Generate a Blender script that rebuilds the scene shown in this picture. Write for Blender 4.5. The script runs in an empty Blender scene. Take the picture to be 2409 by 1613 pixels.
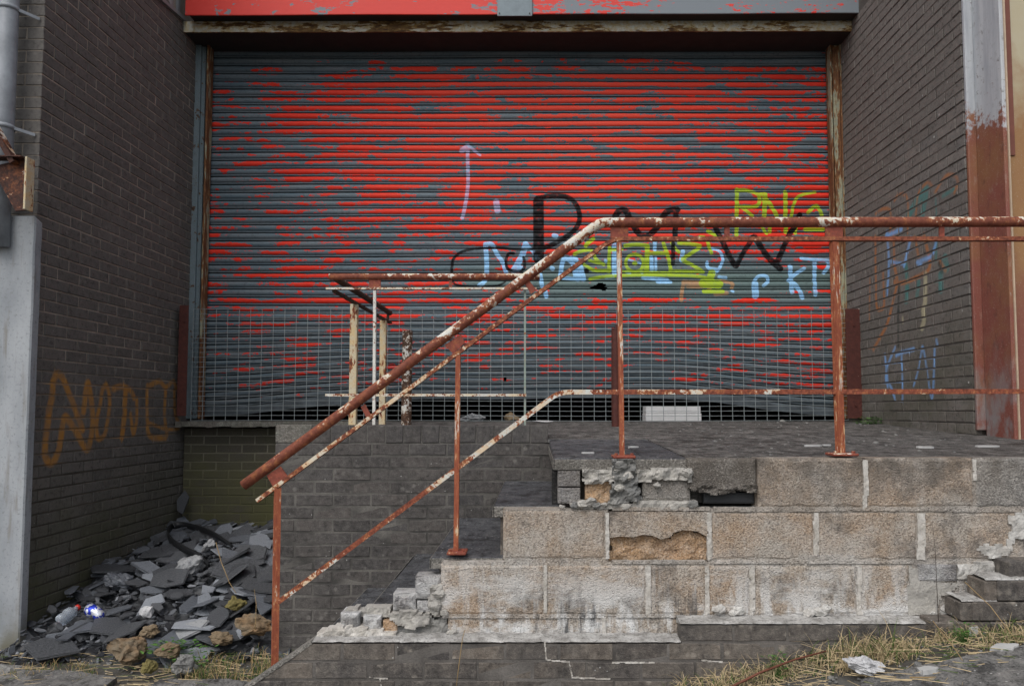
import bpy, math, random
import numpy as np
from mathutils import Vector, Matrix, noise as mnoise

random.seed(7)
rng = np.random.default_rng(7)
scn = bpy.context.scene
COL = scn.collection
R = math.radians

# ------------------------------------------------------------------ camera
F, PX, PY, W, H = 1700.0, 1262.0, 870.0, 2409.0, 1613.0
TH = math.atan(95 / 1700)            # the lens looks up a little
EYE = 1.45                           # metres above the low ground by the wall
cam = bpy.data.cameras.new('camera')
camo = bpy.data.objects.new('camera', cam)
COL.objects.link(camo)
camo.location = (0, 0, EYE)
camo.rotation_euler = (math.pi / 2 + TH, 0, 0)
cam.sensor_fit = 'HORIZONTAL'
cam.sensor_width = 36
cam.lens = F / W * 36
cam.shift_x = -(PX - W / 2) / W
cam.shift_y = (PY - H / 2) / W
cam.clip_start = 0.05
cam.clip_end = 500
scn.camera = camo

# ------------------------------------------------------------------ sky, sun, exposure
SUN_EL, SUN_AZ = 52.0, 205.0          # from behind the camera, a little to the left
wd = bpy.data.worlds.new('World')
scn.world = wd
wd.use_nodes = True
wn = wd.node_tree
wn.nodes.clear()
sky = wn.nodes.new('ShaderNodeTexSky')
sky.sky_type = 'NISHITA'
sky.sun_disc = False
sky.sun_elevation = R(SUN_EL)
sky.sun_rotation = R(SUN_AZ)
sky.dust_density = 3.0
hs = wn.nodes.new('ShaderNodeHueSaturation')
hs.inputs['Saturation'].default_value = 0.38
bg = wn.nodes.new('ShaderNodeBackground')
bg.inputs['Strength'].default_value = 0.13
wo = wn.nodes.new('ShaderNodeOutputWorld')
wn.links.new(sky.outputs[0], hs.inputs['Color'])
wn.links.new(hs.outputs[0], bg.inputs[0])
wn.links.new(bg.outputs[0], wo.inputs[0])
sl = bpy.data.lights.new('sun', 'SUN')
sl.energy = 1.0
sl.angle = R(50)
sl.color = (1, 0.97, 0.93)
so = bpy.data.objects.new('sun', sl)
COL.objects.link(so)
_a = R(SUN_AZ)
sd = Vector((math.sin(_a) * math.cos(R(SUN_EL)), math.cos(_a) * math.cos(R(SUN_EL)), math.sin(R(SUN_EL))))
so.rotation_euler = sd.to_track_quat('Z', 'Y').to_euler()
so.location = (0, -5, 12)
vs = scn.view_settings
vs.view_transform = 'Standard'
vs.look = 'None'
vs.gamma = 1
vs.use_curve_mapping = False
vs.exposure = 0.34

# ------------------------------------------------------------------ geometry helpers
CT, ST = math.cos(TH), math.sin(TH)


def at(px, py, Y):
    u, v = (px - PX) / F, (PY - py) / F
    dy, dz = CT - v * ST, ST + v * CT
    t = Y / dy
    return Vector((u * t, Y, EYE + dz * t))


def at_x(px, py, X):
    u, v = (px - PX) / F, (PY - py) / F
    t = X / u
    return Vector((X, (CT - v * ST) * t, EYE + (ST + v * CT) * t))


def at_z(px, py, Z):
    u, v = (px - PX) / F, (PY - py) / F
    t = (Z - EYE) / (ST + v * CT)
    return Vector((u * t, (CT - v * ST) * t, Z))


WORLD = {}


def thing(name, label, cat, loc=(0, 0, 0), rz=0.0, group=None):
    o = bpy.data.objects.new(name, None)
    o.empty_display_size = 0.1
    COL.objects.link(o)
    o.location = loc
    o.rotation_euler = (0, 0, rz)
    tag(o, label, cat, group)
    WORLD[o] = Vector(loc)
    return o


def tag(o, label=None, cat=None, group=None, kind=None):
    if label: o['label'] = label
    if cat: o['category'] = cat
    if group: o['group'] = group
    if kind: o['kind'] = kind
    return o


def mk_mesh(name, V, Fc, mat, smooth=False, attrs=None):
    me = bpy.data.meshes.new(name)
    me.from_pydata([tuple(v) for v in V], [], [tuple(f) for f in Fc])
    if mat is not None:
        me.materials.append(mat)
    if smooth:
        me.polygons.foreach_set('use_smooth', [True] * len(me.polygons))
    if attrs:
        for k, a in attrs.items():
            at_ = me.attributes.new(k, 'FLOAT', 'POINT')
            at_.data.foreach_set('value', np.asarray(a, dtype=np.float32))
    me.update()
    return me


def put(name, me, parent=None, loc=(0, 0, 0), rot=None):
    o = bpy.data.objects.new(name, me)
    COL.objects.link(o)
    o.location = loc
    if rot is not None:
        o.rotation_euler = rot
    if parent is not None:
        o.parent = parent
    return o


def solid(name, V, Fc, mat, parent=None, smooth=False, attrs=None, loc=None):
    """mesh given in world coordinates; top-level ones get their origin at loc"""
    base = WORLD[parent] if parent is not None else Vector(loc if loc is not None else (0, 0, 0))
    V = [Vector(v) - base for v in V]
    o = put(name, mk_mesh(name, V, Fc, mat, smooth, attrs), parent, (0, 0, 0) if parent is not None else base)
    WORLD[o] = base
    return o


class Geo:
    def __init__(s):
        s.v, s.f = [], []

    def add(s, V, Fc):
        n = len(s.v)
        s.v += [Vector(x) for x in V]
        s.f += [tuple(i + n for i in f) for f in Fc]
        return s

    def box(s, x0, x1, y0, y1, z0, z1):
        return s.add([(x0, y0, z0), (x1, y0, z0), (x1, y1, z0), (x0, y1, z0), (x0, y0, z1), (x1, y0, z1), (x1, y1, z1), (x0, y1, z1)],
                     [(0, 3, 2, 1), (4, 5, 6, 7), (0, 1, 5, 4), (1, 2, 6, 5), (2, 3, 7, 6), (3, 0, 4, 7)])

    def bbox(s, x0, x1, y0, y1, z0, z1, b=0.004, jit=0.0):
        """box with a chamfer on all edges"""
        c = Vector(((x0 + x1) / 2, (y0 + y1) / 2, (z0 + z1) / 2))
        h = ((x1 - x0) / 2, (y1 - y0) / 2, (z1 - z0) / 2)
        V, idx = [], {}
        for sx in (-1, 1):
            for sy in (-1, 1):
                for sz in (-1, 1):
                    for ax in range(3):
                        k = [h[0] - b, h[1] - b, h[2] - b]
                        k[ax] = h[ax]
                        p = c + Vector((sx * k[0], sy * k[1], sz * k[2]))
                        if jit:
                            p += Vector((random.uniform(-jit, jit), random.uniform(-jit, jit), random.uniform(-jit, jit)))
                        idx[(sx, sy, sz, ax)] = len(V)
                        V.append(p)
        Fc = []
        S = (-1, 1)
        for ax in range(3):
            o1, o2 = [a for a in range(3) if a != ax]
            for sg in S:
                q = []
                for (a, b_) in ((-1, -1), (1, -1), (1, 1), (-1, 1)):
                    k = [0, 0, 0]
                    k[ax] = sg; k[o1] = a; k[o2] = b_
                    q.append(idx[(k[0], k[1], k[2], ax)])
                Fc.append(q)
            for a in S:
                for b_ in S:
                    k0 = [0, 0, 0]; k0[o1] = a; k0[o2] = b_
                    ka = list(k0); ka[ax] = -1
                    kb = list(k0); kb[ax] = 1
                    Fc.append([idx[(*ka, o1)], idx[(*kb, o1)], idx[(*kb, o2)], idx[(*ka, o2)]])
        for sx in S:
            for sy in S:
                for sz in S:
                    Fc.append([idx[(sx, sy, sz, 0)], idx[(sx, sy, sz, 1)], idx[(sx, sy, sz, 2)]])
        s.add(V, Fc)
        return s

    def tube(s, pts, r, n=12, cap=True):
        pts = [Vector(p) for p in pts]
        rs = r if isinstance(r, (list, tuple)) else [r] * len(pts)
        V, Fc = [], []
        t0 = (pts[1] - pts[0]).normalized()
        ref = Vector((0, 0, 1)) if abs(t0.z) < 0.9 else Vector((0, 1, 0))
        for i, p in enumerate(pts):
            a = pts[max(i - 1, 0)]
            b = pts[min(i + 1, len(pts) - 1)]
            t = (b - a).normalized()
            u = ref - t * ref.dot(t)
            u.normalize()
            w = t.cross(u)
            ref = u
            for k in range(n):
                an = 2 * math.pi * k / n
                V.append(p + (u * math.cos(an) + w * math.sin(an)) * rs[i])
        for i in range(len(pts) - 1):
            for k in range(n):
                k2 = (k + 1) % n
                Fc.append((i * n + k, i * n + k2, (i + 1) * n + k2, (i + 1) * n + k))
        if cap:
            Fc.append(tuple(range(n - 1, -1, -1)))
            Fc.append(tuple((len(pts) - 1) * n + k for k in range(n)))
        return s.add(V, Fc)

    def bar(s, pts, w, h):
        """flat bar: w is its thickness along y, h across"""
        pts = [Vector(p) for p in pts]
        V, Fc = [], []
        for i, p in enumerate(pts):
            a = pts[max(i - 1, 0)]
            b = pts[min(i + 1, len(pts) - 1)]
            t = (b - a).normalized()
            y = Vector((0, 1, 0)) if abs(t.y) < 0.7 else Vector((1, 0, 0))
            q = t.cross(y).normalized()
            for (sy, sq) in ((-1, -1), (1, -1), (1, 1), (-1, 1)):
                V.append(p + y * sy * w / 2 + q * sq * h / 2)
        for i in range(len(pts) - 1):
            for k in range(4):
                k2 = (k + 1) % 4
                Fc.append((i * 4 + k, i * 4 + k2, i * 4 + 4 + k2, i * 4 + 4 + k))
        Fc += [(3, 2, 1, 0), tuple((len(pts) - 1) * 4 + k for k in range(4))]
        return s.add(V, Fc)

    def prism(s, poly, y0, y1):
        """polygon given as (x, z), extruded from y0 (front) to y1"""
        n = len(poly)
        V = [(x, y0, z) for x, z in poly] + [(x, y1, z) for x, z in poly]
        Fc = [tuple(range(n)), tuple(range(2 * n - 1, n - 1, -1))]
        Fc += [(i, i + n, (i + 1) % n + n, (i + 1) % n) for i in range(n)]
        return s.add(V, Fc)

    def make(s, name, mat, parent=None, smooth=False, loc=None):
        return solid(name, s.v, s.f, mat, parent, smooth, None, loc)


def inside(poly, x, y):
    c = False
    n = len(poly)
    j = n - 1
    for i in range(n):
        xi, yi = poly[i]
        xj, yj = poly[j]
        if (yi > y) != (yj > y) and x < (xj - xi) * (y - yi) / (yj - yi) + xi:
            c = not c
        j = i
    return c


def rough_patch(name, pxpoly, Y, mat, parent, amp=0.012, cell=0.012, thick=0.03, seed=0, freq=18):
    """irregular crust with a broken outline: pxpoly is its outline as seen, Y its face"""
    P = [at(a, b, Y) for a, b in pxpoly]
    poly = [(p.x, p.z) for p in P]
    x0, x1 = min(p[0] for p in poly), max(p[0] for p in poly)
    z0, z1 = min(p[1] for p in poly), max(p[1] for p in poly)
    nx, nz = max(2, int((x1 - x0) / cell)), max(2, int((z1 - z0) / cell))
    g = Geo()
    V, idx, Fc = [], {}, []

    def vid(i, j, back):
        k = (i, j, back)
        if k not in idx:
            x = x0 + (x1 - x0) * i / nx
            z = z0 + (z1 - z0) * j / nz
            q = Vector((x * freq, seed * 7.3, z * freq))
            d = mnoise.fractal(q, 1.0, 2.0, 3)
            jx = mnoise.noise(q * 2.1 + Vector((9, 0, 0))) * cell * 0.45
            jz = mnoise.noise(q * 2.1 + Vector((0, 9, 0))) * cell * 0.45
            idx[k] = len(V)
            V.append((x + jx, Y + thick if back else Y - d * amp, z + jz))
        return idx[k]
    cells = set()
    for i in range(nx):
        for j in range(nz):
            x = x0 + (x1 - x0) * (i + .5) / nx
            z = z0 + (z1 - z0) * (j + .5) / nz
            w = cell * 0.8
            ox = mnoise.noise(Vector((x * 30, seed, z * 30))) * w
            oz = mnoise.noise(Vector((x * 30 + 5, seed, z * 30))) * w
            if inside(poly, x + ox, z + oz):
                cells.add((i, j))
    for (i, j) in cells:
        Fc.append((vid(i, j, 0), vid(i + 1, j, 0), vid(i + 1, j + 1, 0), vid(i, j + 1, 0)))
        for (di, dj, a, b) in ((-1, 0, (0, 1), (0, 0)), (1, 0, (1, 0), (1, 1)), (0, -1, (0, 0), (1, 0)), (0, 1, (1, 1), (0, 1))):
            if (i + di, j + dj) not in cells:
                p, q = (i + a[0], j + a[1]), (i + b[0], j + b[1])
                Fc.append((vid(*q, 0), vid(*p, 0), vid(*p, 1), vid(*q, 1)))
    if not Fc:
        return None
    return solid(name, V, Fc, mat, parent)


def ico(sub=2):
    t = (1 + 5 ** .5) / 2
    V = [Vector(v).normalized() for v in [(-1, t, 0), (1, t, 0), (-1, -t, 0), (1, -t, 0), (0, -1, t), (0, 1, t), (0, -1, -t), (0, 1, -t), (t, 0, -1), (t, 0, 1), (-t, 0, -1), (-t, 0, 1)]]
    Fc = [(0, 11, 5), (0, 5, 1), (0, 1, 7), (0, 7, 10), (0, 10, 11), (1, 5, 9), (5, 11, 4), (11, 10, 2), (10, 7, 6), (7, 1, 8), (3, 9, 4), (3, 4, 2), (3, 2, 6), (3, 6, 8), (3, 8, 9), (4, 9, 5), (2, 4, 11), (6, 2, 10), (8, 6, 7), (9, 8, 1)]
    for _ in range(sub):
        mid, F2 = {}, []
        def m(a, b):
            k = (min(a, b), max(a, b))
            if k not in mid:
                mid[k] = len(V)
                V.append(((V[a] + V[b]) / 2).normalized())
            return mid[k]
        for a, b, c in Fc:
            ab, bc, ca = m(a, b), m(b, c), m(c, a)
            F2 += [(a, ab, ca), (b, bc, ab), (c, ca, bc), (ab, bc, ca)]
        Fc = F2
    return V, Fc


ICO1, ICO2, ICO3 = ico(1), ico(2), ico(3)


def rock(name, c, size, mat, parent=None, seed=0, rough=0.35, sub=2, rot=0.0, smooth=False):
    V0, Fc = (ICO1, ICO2, ICO3)[sub - 1]
    # a few cutting planes make the broken facets
    rr = random.Random(seed)
    cuts = []
    for _ in range(9):
        n = Vector((rr.uniform(-1, 1), rr.uniform(-1, 1), rr.uniform(-1, 1))).normalized()
        cuts.append((n, rr.uniform(0.55, 0.85)))
    V = []
    c = Vector(c)
    cr, sr = math.cos(rot), math.sin(rot)
    for v in V0:
        p = v.copy()
        for n, d in cuts:
            e = p.dot(n) - d
            if e > 0:
                p -= n * e
        p *= 1 + rough * 0.5 * mnoise.fractal(v * 2.2 + Vector((seed * 3.1, 0, 0)), 1.0, 2.0, 3)
        p = Vector((p.x * size[0], p.y * size[1], p.z * size[2]))
        V.append(c + Vector((p.x * cr - p.z * sr, p.y, p.x * sr + p.z * cr)))
    return solid(name, V, Fc, mat, parent, smooth, None, c if parent is None else None)


# ------------------------------------------------------------------ material helpers
def srgb(r, g, b):
    f = lambda c: (c / 255 / 12.92) if c <= 10 else ((c / 255 + 0.055) / 1.055) ** 2.4
    return (f(r), f(g), f(b), 1)


class Mat:
    def __init__(s, name):
        s.m = bpy.data.materials.new(name)
        s.m.use_nodes = True
        s.t = s.m.node_tree
        s.t.nodes.clear()
        s.out = s.t.nodes.new('ShaderNodeOutputMaterial')
        s.b = s.t.nodes.new('ShaderNodeBsdfPrincipled')
        s.t.links.new(s.b.outputs[0], s.out.inputs[0])
        s._pos = None

    def N(s, t, **kw):
        n = s.t.nodes.new(t)
        for k, v in kw.items():
            setattr(n, k, v)
        return n

    def L(s, a, sock):
        if isinstance(a, bpy.types.NodeSocket):
            s.t.links.new(a, sock)
        else:
            if sock.type == 'RGBA' and len(a) == 3:
                a = (*a, 1)
            sock.default_value = a

    def pos(s):
        if s._pos is None:
            s._pos = s.N('ShaderNodeNewGeometry').outputs['Position']
        return s._pos

    def obj(s):
        return s.N('ShaderNodeTexCoord').outputs['Object']

    def vm(s, v, m, add=(0, 0, 0)):
        n = s.N('ShaderNodeVectorMath', operation='MULTIPLY_ADD')
        s.L(v, n.inputs[0]); s.L(m, n.inputs[1]); s.L(add, n.inputs[2])
        return n.outputs[0]

    def sep(s, v):
        n = s.N('ShaderNodeSeparateXYZ')
        s.L(v, n.inputs[0])
        return n.outputs

    def noise(s, v, scale, detail=3.0, rough=0.55, dist=0.0):
        n = s.N('ShaderNodeTexNoise')
        s.L(v, n.inputs['Vector'])
        n.inputs['Scale'].default_value = scale
        n.inputs['Detail'].default_value = detail
        n.inputs['Roughness'].default_value = rough
        n.inputs['Distortion'].default_value = dist
        return n.outputs['Fac']

    def vor(s, v, scale, feature='F1', out='Distance', rnd=1.0):
        n = s.N('ShaderNodeTexVoronoi', feature=feature)
        s.L(v, n.inputs['Vector'])
        n.inputs['Scale'].default_value = scale
        n.inputs['Randomness'].default_value = rnd
        return n.outputs[out]

    def math(s, op, a, b=0.0, c=0.0, clamp=False):
        n = s.N('ShaderNodeMath', operation=op, use_clamp=clamp)
        s.L(a, n.inputs[0]); s.L(b, n.inputs[1])
        if op in ('MULTIPLY_ADD',): s.L(c, n.inputs[2])
        return n.outputs[0]

    def mr(s, v, a, b, c=0.0, d=1.0, smooth=False):
        n = s.N('ShaderNodeMapRange', interpolation_type='SMOOTHSTEP' if smooth else 'LINEAR')
        n.clamp = True
        s.L(v, n.inputs[0]); s.L(a, n.inputs[1]); s.L(b, n.inputs[2]); s.L(c, n.inputs[3]); s.L(d, n.inputs[4])
        return n.outputs[0]

    def ramp(s, f, stops, mode='LINEAR'):
        n = s.N('ShaderNodeValToRGB')
        s.L(f, n.inputs[0])
        n.color_ramp.interpolation = mode
        e = n.color_ramp.elements
        while len(e) < len(stops):
            e.new(0.5)
        for k, (p, c) in zip(e, stops):
            k.position = p
            k.color = (*c[:3], 1)
        return n.outputs[0]

    def mix(s, f, a, b, mode='MIX'):
        n = s.N('ShaderNodeMix', data_type='RGBA', blend_type=mode)
        s.L(f, n.inputs[0]); s.L(a, n.inputs[6]); s.L(b, n.inputs[7])
        return n.outputs[2]

    def attr(s, name):
        return s.N('ShaderNodeAttribute', attribute_name=name).outputs['Fac']

    def rnd(s):
        return s.N('ShaderNodeObjectInfo').outputs['Random']

    def bump(s, h, strength=0.4, dist=0.01, prev=None):
        n = s.N('ShaderNodeBump')
        n.inputs['Strength'].default_value = strength
        n.inputs['Distance'].default_value = dist
        s.L(h, n.inputs['Height'])
        if prev is not None:
            s.L(prev, n.inputs['Normal'])
        return n.outputs[0]

    def done(s, color, rough=0.9, normal=None, metal=0.0, spec=0.35):
        s.L(color, s.b.inputs['Base Color'])
        s.L(rough, s.b.inputs['Roughness'])
        s.L(metal, s.b.inputs['Metallic'])
        s.b.inputs['Specular IOR Level'].default_value = spec
        if normal is not None:
            s.L(normal, s.b.inputs['Normal'])
        return s.m

    def spray(s, col, layers, soft=0.14):
        """layers of (attribute, colour, opacity): the attribute is a distance field of the strokes"""
        grain = s.noise(s.pos(), 160, 2)
        cloud = s.mr(s.noise(s.pos(), 13, 4, 0.65), 0.34, 0.60, 0.5, 1.0) if soft > 0.2 else s.mr(s.noise(s.pos(), 24, 3), 0.32, 0.50, 0.72, 1.0)
        for (a, c, op) in layers:
            f = s.math('ADD', s.attr(a), s.math('MULTIPLY', s.math('SUBTRACT', grain, 0.5), 0.35))
            f = s.mr(f, 0.5 - soft, 0.5 + soft, 0.0, op, True)
            f = s.math('MULTIPLY', f, cloud)
            col = s.mix(f, col, c)
        return col


def brick_mat(name, cols, dirt, specks=0.0, moss=None, layers=(), bump=0.35, moss_z=(0, 1), haze=None, lichen=None, ssc=26):
    m = Mat(name)
    p = m.pos()
    c = m.ramp(m.rnd(), [(i / max(1, len(cols) - 1), k) for i, k in enumerate(cols)])
    n1 = m.noise(p, 9, 5, 0.65)
    c = m.mix(m.mr(n1, 0.35, 0.7, 0, 0.75), c, dirt)
    n2 = m.noise(p, 70, 4, 0.7)
    c = m.mix(m.mr(n2, 0.42, 0.72, 0, 0.55), c, m.mix(0.5, c, (0.02, 0.018, 0.016, 1)))
    n3 = m.noise(p, 210, 2, 0.6)
    c = m.mix(m.mr(n3, 0.55, 0.75, 0, 0.5), c, m.mix(0.6, c, (0.30, 0.28, 0.25, 1)))
    if haze:
        hz = m.noise(m.vm(p, (1, 1, 0.6), (3, 1, 9)), 2.2, 4)
        c = m.mix(m.mr(hz, 0.45, 0.75, 0, 0.5), c, haze)
    if lichen:
        lv = m.vor(m.vm(p, (1, 1, 1), (0.3, 0.1, 0.7)), 15)
        ln = m.noise(p, 55, 4, 0.7)
        lf = m.math('MULTIPLY', m.mr(m.math('ADD', lv, m.math('MULTIPLY', ln, 0.35)), 0.30, 0.42, 1, 0), m.mr(m.noise(p, 3.5, 3), 0.42, 0.58))
        c = m.mix(m.math('MULTIPLY', lf, 0.7), c, lichen)
        fl = m.noise(p, 30, 5, 0.75)
        c = m.mix(m.mr(fl, 0.50, 0.64, 0, 0.6), c, m.mix(0.5, c, lichen))
        c = m.mix(m.mr(fl, 0.45, 0.36, 0, 0.7), c, m.mix(0.7, c, (0.015, 0.014, 0.014, 1)))
    if moss:
        z = m.sep(p)[2]
        f = m.math('MULTIPLY', m.mr(z, moss_z[0], moss_z[1], 1, 0), m.mr(m.noise(p, 2.6, 4), 0.3, 0.62))
        c = m.mix(m.math('MULTIPLY', f, 0.85), c, moss)
    if specks:
        v = m.vor(p, ssc)
        keep = m.mr(m.noise(p, 7, 2), 0.55, 0.66)
        f = m.math('MULTIPLY', m.mr(v, 0.06, 0.10, 1, 0), keep)
        c = m.mix(m.math('MULTIPLY', f, specks), c, (0.5, 0.5, 0.48, 1))
    c = m.spray(c, layers, 0.32) if layers else c
    h = m.math('ADD', m.math('MULTIPLY', n2, 0.6), m.math('MULTIPLY', n3, 0.4))
    return m.done(c, 0.92, m.bump(h, bump, 0.006))


def mortar_mat(name, a, b, layers=(), moss=None, moss_z=(0, 1)):
    m = Mat(name)
    p = m.pos()
    c = m.mix(m.mr(m.noise(p, 5, 4), 0.35, 0.65), a, b)
    n = m.noise(p, 130, 3, 0.7)
    c = m.mix(m.mr(n, 0.4, 0.7, 0, 0.5), c, m.mix(0.6, c, (0.02, 0.02, 0.02, 1)))
    if moss:
        z = m.sep(p)[2]
        f = m.math('MULTIPLY', m.mr(z, moss_z[0], moss_z[1], 1, 0), m.mr(m.noise(p, 1.6, 4), 0.25, 0.5, 0.5, 1))
        c = m.mix(m.math('MULTIPLY', f, 0.95), c, moss)
    c = m.spray(c, layers, 0.32) if layers else c
    return m.done(c, 0.95, m.bump(n, 0.5, 0.006))


def rust_mat(name, paint=0.45, cream=(0.62, 0.55, 0.42), deep=(0.115, 0.032, 0.019), mid=(0.24, 0.072, 0.035), orange=(0.40, 0.15, 0.055), sc=1.0, grey=None, top=0.12, along=None, stretch=None):
    """flaking old paint over rust; the paint lasts best on upper faces"""
    m = Mat(name)
    p = m.pos()
    q = m.vm(p, stretch) if stretch else p
    n = m.noise(q, 7 * sc, 6, 0.65)
    n2 = m.noise(q, 34 * sc, 4, 0.65)
    n3 = m.noise(p, 120, 3, 0.7)
    c = m.mix(m.mr(n2, 0.36, 0.62), deep, mid)
    c = m.mix(m.mr(m.noise(m.vm(p, (1, 1, 1), (5, 2, 8)), 16 * sc, 4, 0.7), 0.55, 0.7, 0, 0.7), c, orange)
    f = m.math('ADD', m.math('MULTIPLY', n, 0.62), m.math('MULTIPLY', n2, 0.38))
    nz = m.sep(m.N('ShaderNodeNewGeometry').outputs['Normal'])[2]
    f = m.math('ADD', f, m.math('MULTIPLY', nz, top * 0.5))
    th = 0.5 + (0.5 - paint) * 0.32
    if along:                            # how much paint is left from one end to the other
        x = m.mr(m.sep(p)[0], -1.6, 2.2)
        k = m.ramp(x, [((q + 1.6) / 3.8, (v, v, v)) for q, v in along])
        f = m.math('ADD', f, m.math('MULTIPLY', m.math('SUBTRACT', k, 0.5), 0.4))
    edge = m.mr(f, th - 0.035, th, 0, 0.75)
    flake = m.mr(f, th, th + 0.012)
    pc = m.mix(m.mr(m.noise(p, 23, 4), 0.4, 0.6), cream, grey if grey else (0.60, 0.60, 0.56))
    pc = m.mix(m.mr(n3, 0.56, 0.7, 0, 0.7), pc, orange)
    c = m.mix(edge, c, orange)
    c = m.mix(flake, c, pc)
    h = m.math('ADD', m.math('MULTIPLY', flake, 0.5), m.math('MULTIPLY', n3, 0.6))
    return m.done(c, m.mr(n3, 0.3, 0.7, 0.6, 0.9), m.bump(h, 0.45, 0.003), 0.0, 0.35)


# ------------------------------------------------------------------ graffiti distance fields
def stroke_field(P, strokes, soft):
    """P (n,2) points in the plane; strokes = [(points, half width)]; 0.5 lies on the stroke's edge"""
    out = np.zeros(len(P), dtype=np.float32)
    for pts, hw in strokes:
        q = np.array(pts, dtype=float)
        lo, hi = q.min(0) - hw - soft * 1.2, q.max(0) + hw + soft * 1.2
        sel = np.where((P[:, 0] > lo[0]) & (P[:, 0] < hi[0]) & (P[:, 1] > lo[1]) & (P[:, 1] < hi[1]))[0]
        if len(sel) == 0:
            continue
        S = P[sel]
        d = np.full(len(S), 9.0)
        if len(q) == 1:
            d = np.hypot(*(S - q[0]).T)
        for a, b in zip(q[:-1], q[1:]):
            ab = b - a
            t = np.clip(((S - a) @ ab) / max(ab @ ab, 1e-9), 0, 1)
            d = np.minimum(d, np.hypot(*(S - (a + t[:, None] * ab)).T))
        out[sel] = np.maximum(out[sel], np.clip(0.5 + (hw - d) / (2 * soft), 0, 1))
    return out


def smooth_path(pts):
    """Catmull-Rom through hand-drawn points"""
    if len(pts) < 3:
        return pts
    out = []
    P = [pts[0]] + list(pts) + [pts[-1]]
    for i in range(1, len(P) - 2):
        p0, p1, p2, p3 = (np.array(P[k], float) for k in (i - 1, i, i + 1, i + 2))
        for t in (0, .25, .5, .75):
            out.append(tuple(0.5 * ((2 * p1) + (p2 - p0) * t + (2 * p0 - 5 * p1 + 4 * p2 - p3) * t * t + (3 * p1 - p0 - 3 * p2 + p3) * t ** 3)))
    out.append(tuple(pts[-1]))
    return out


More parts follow.
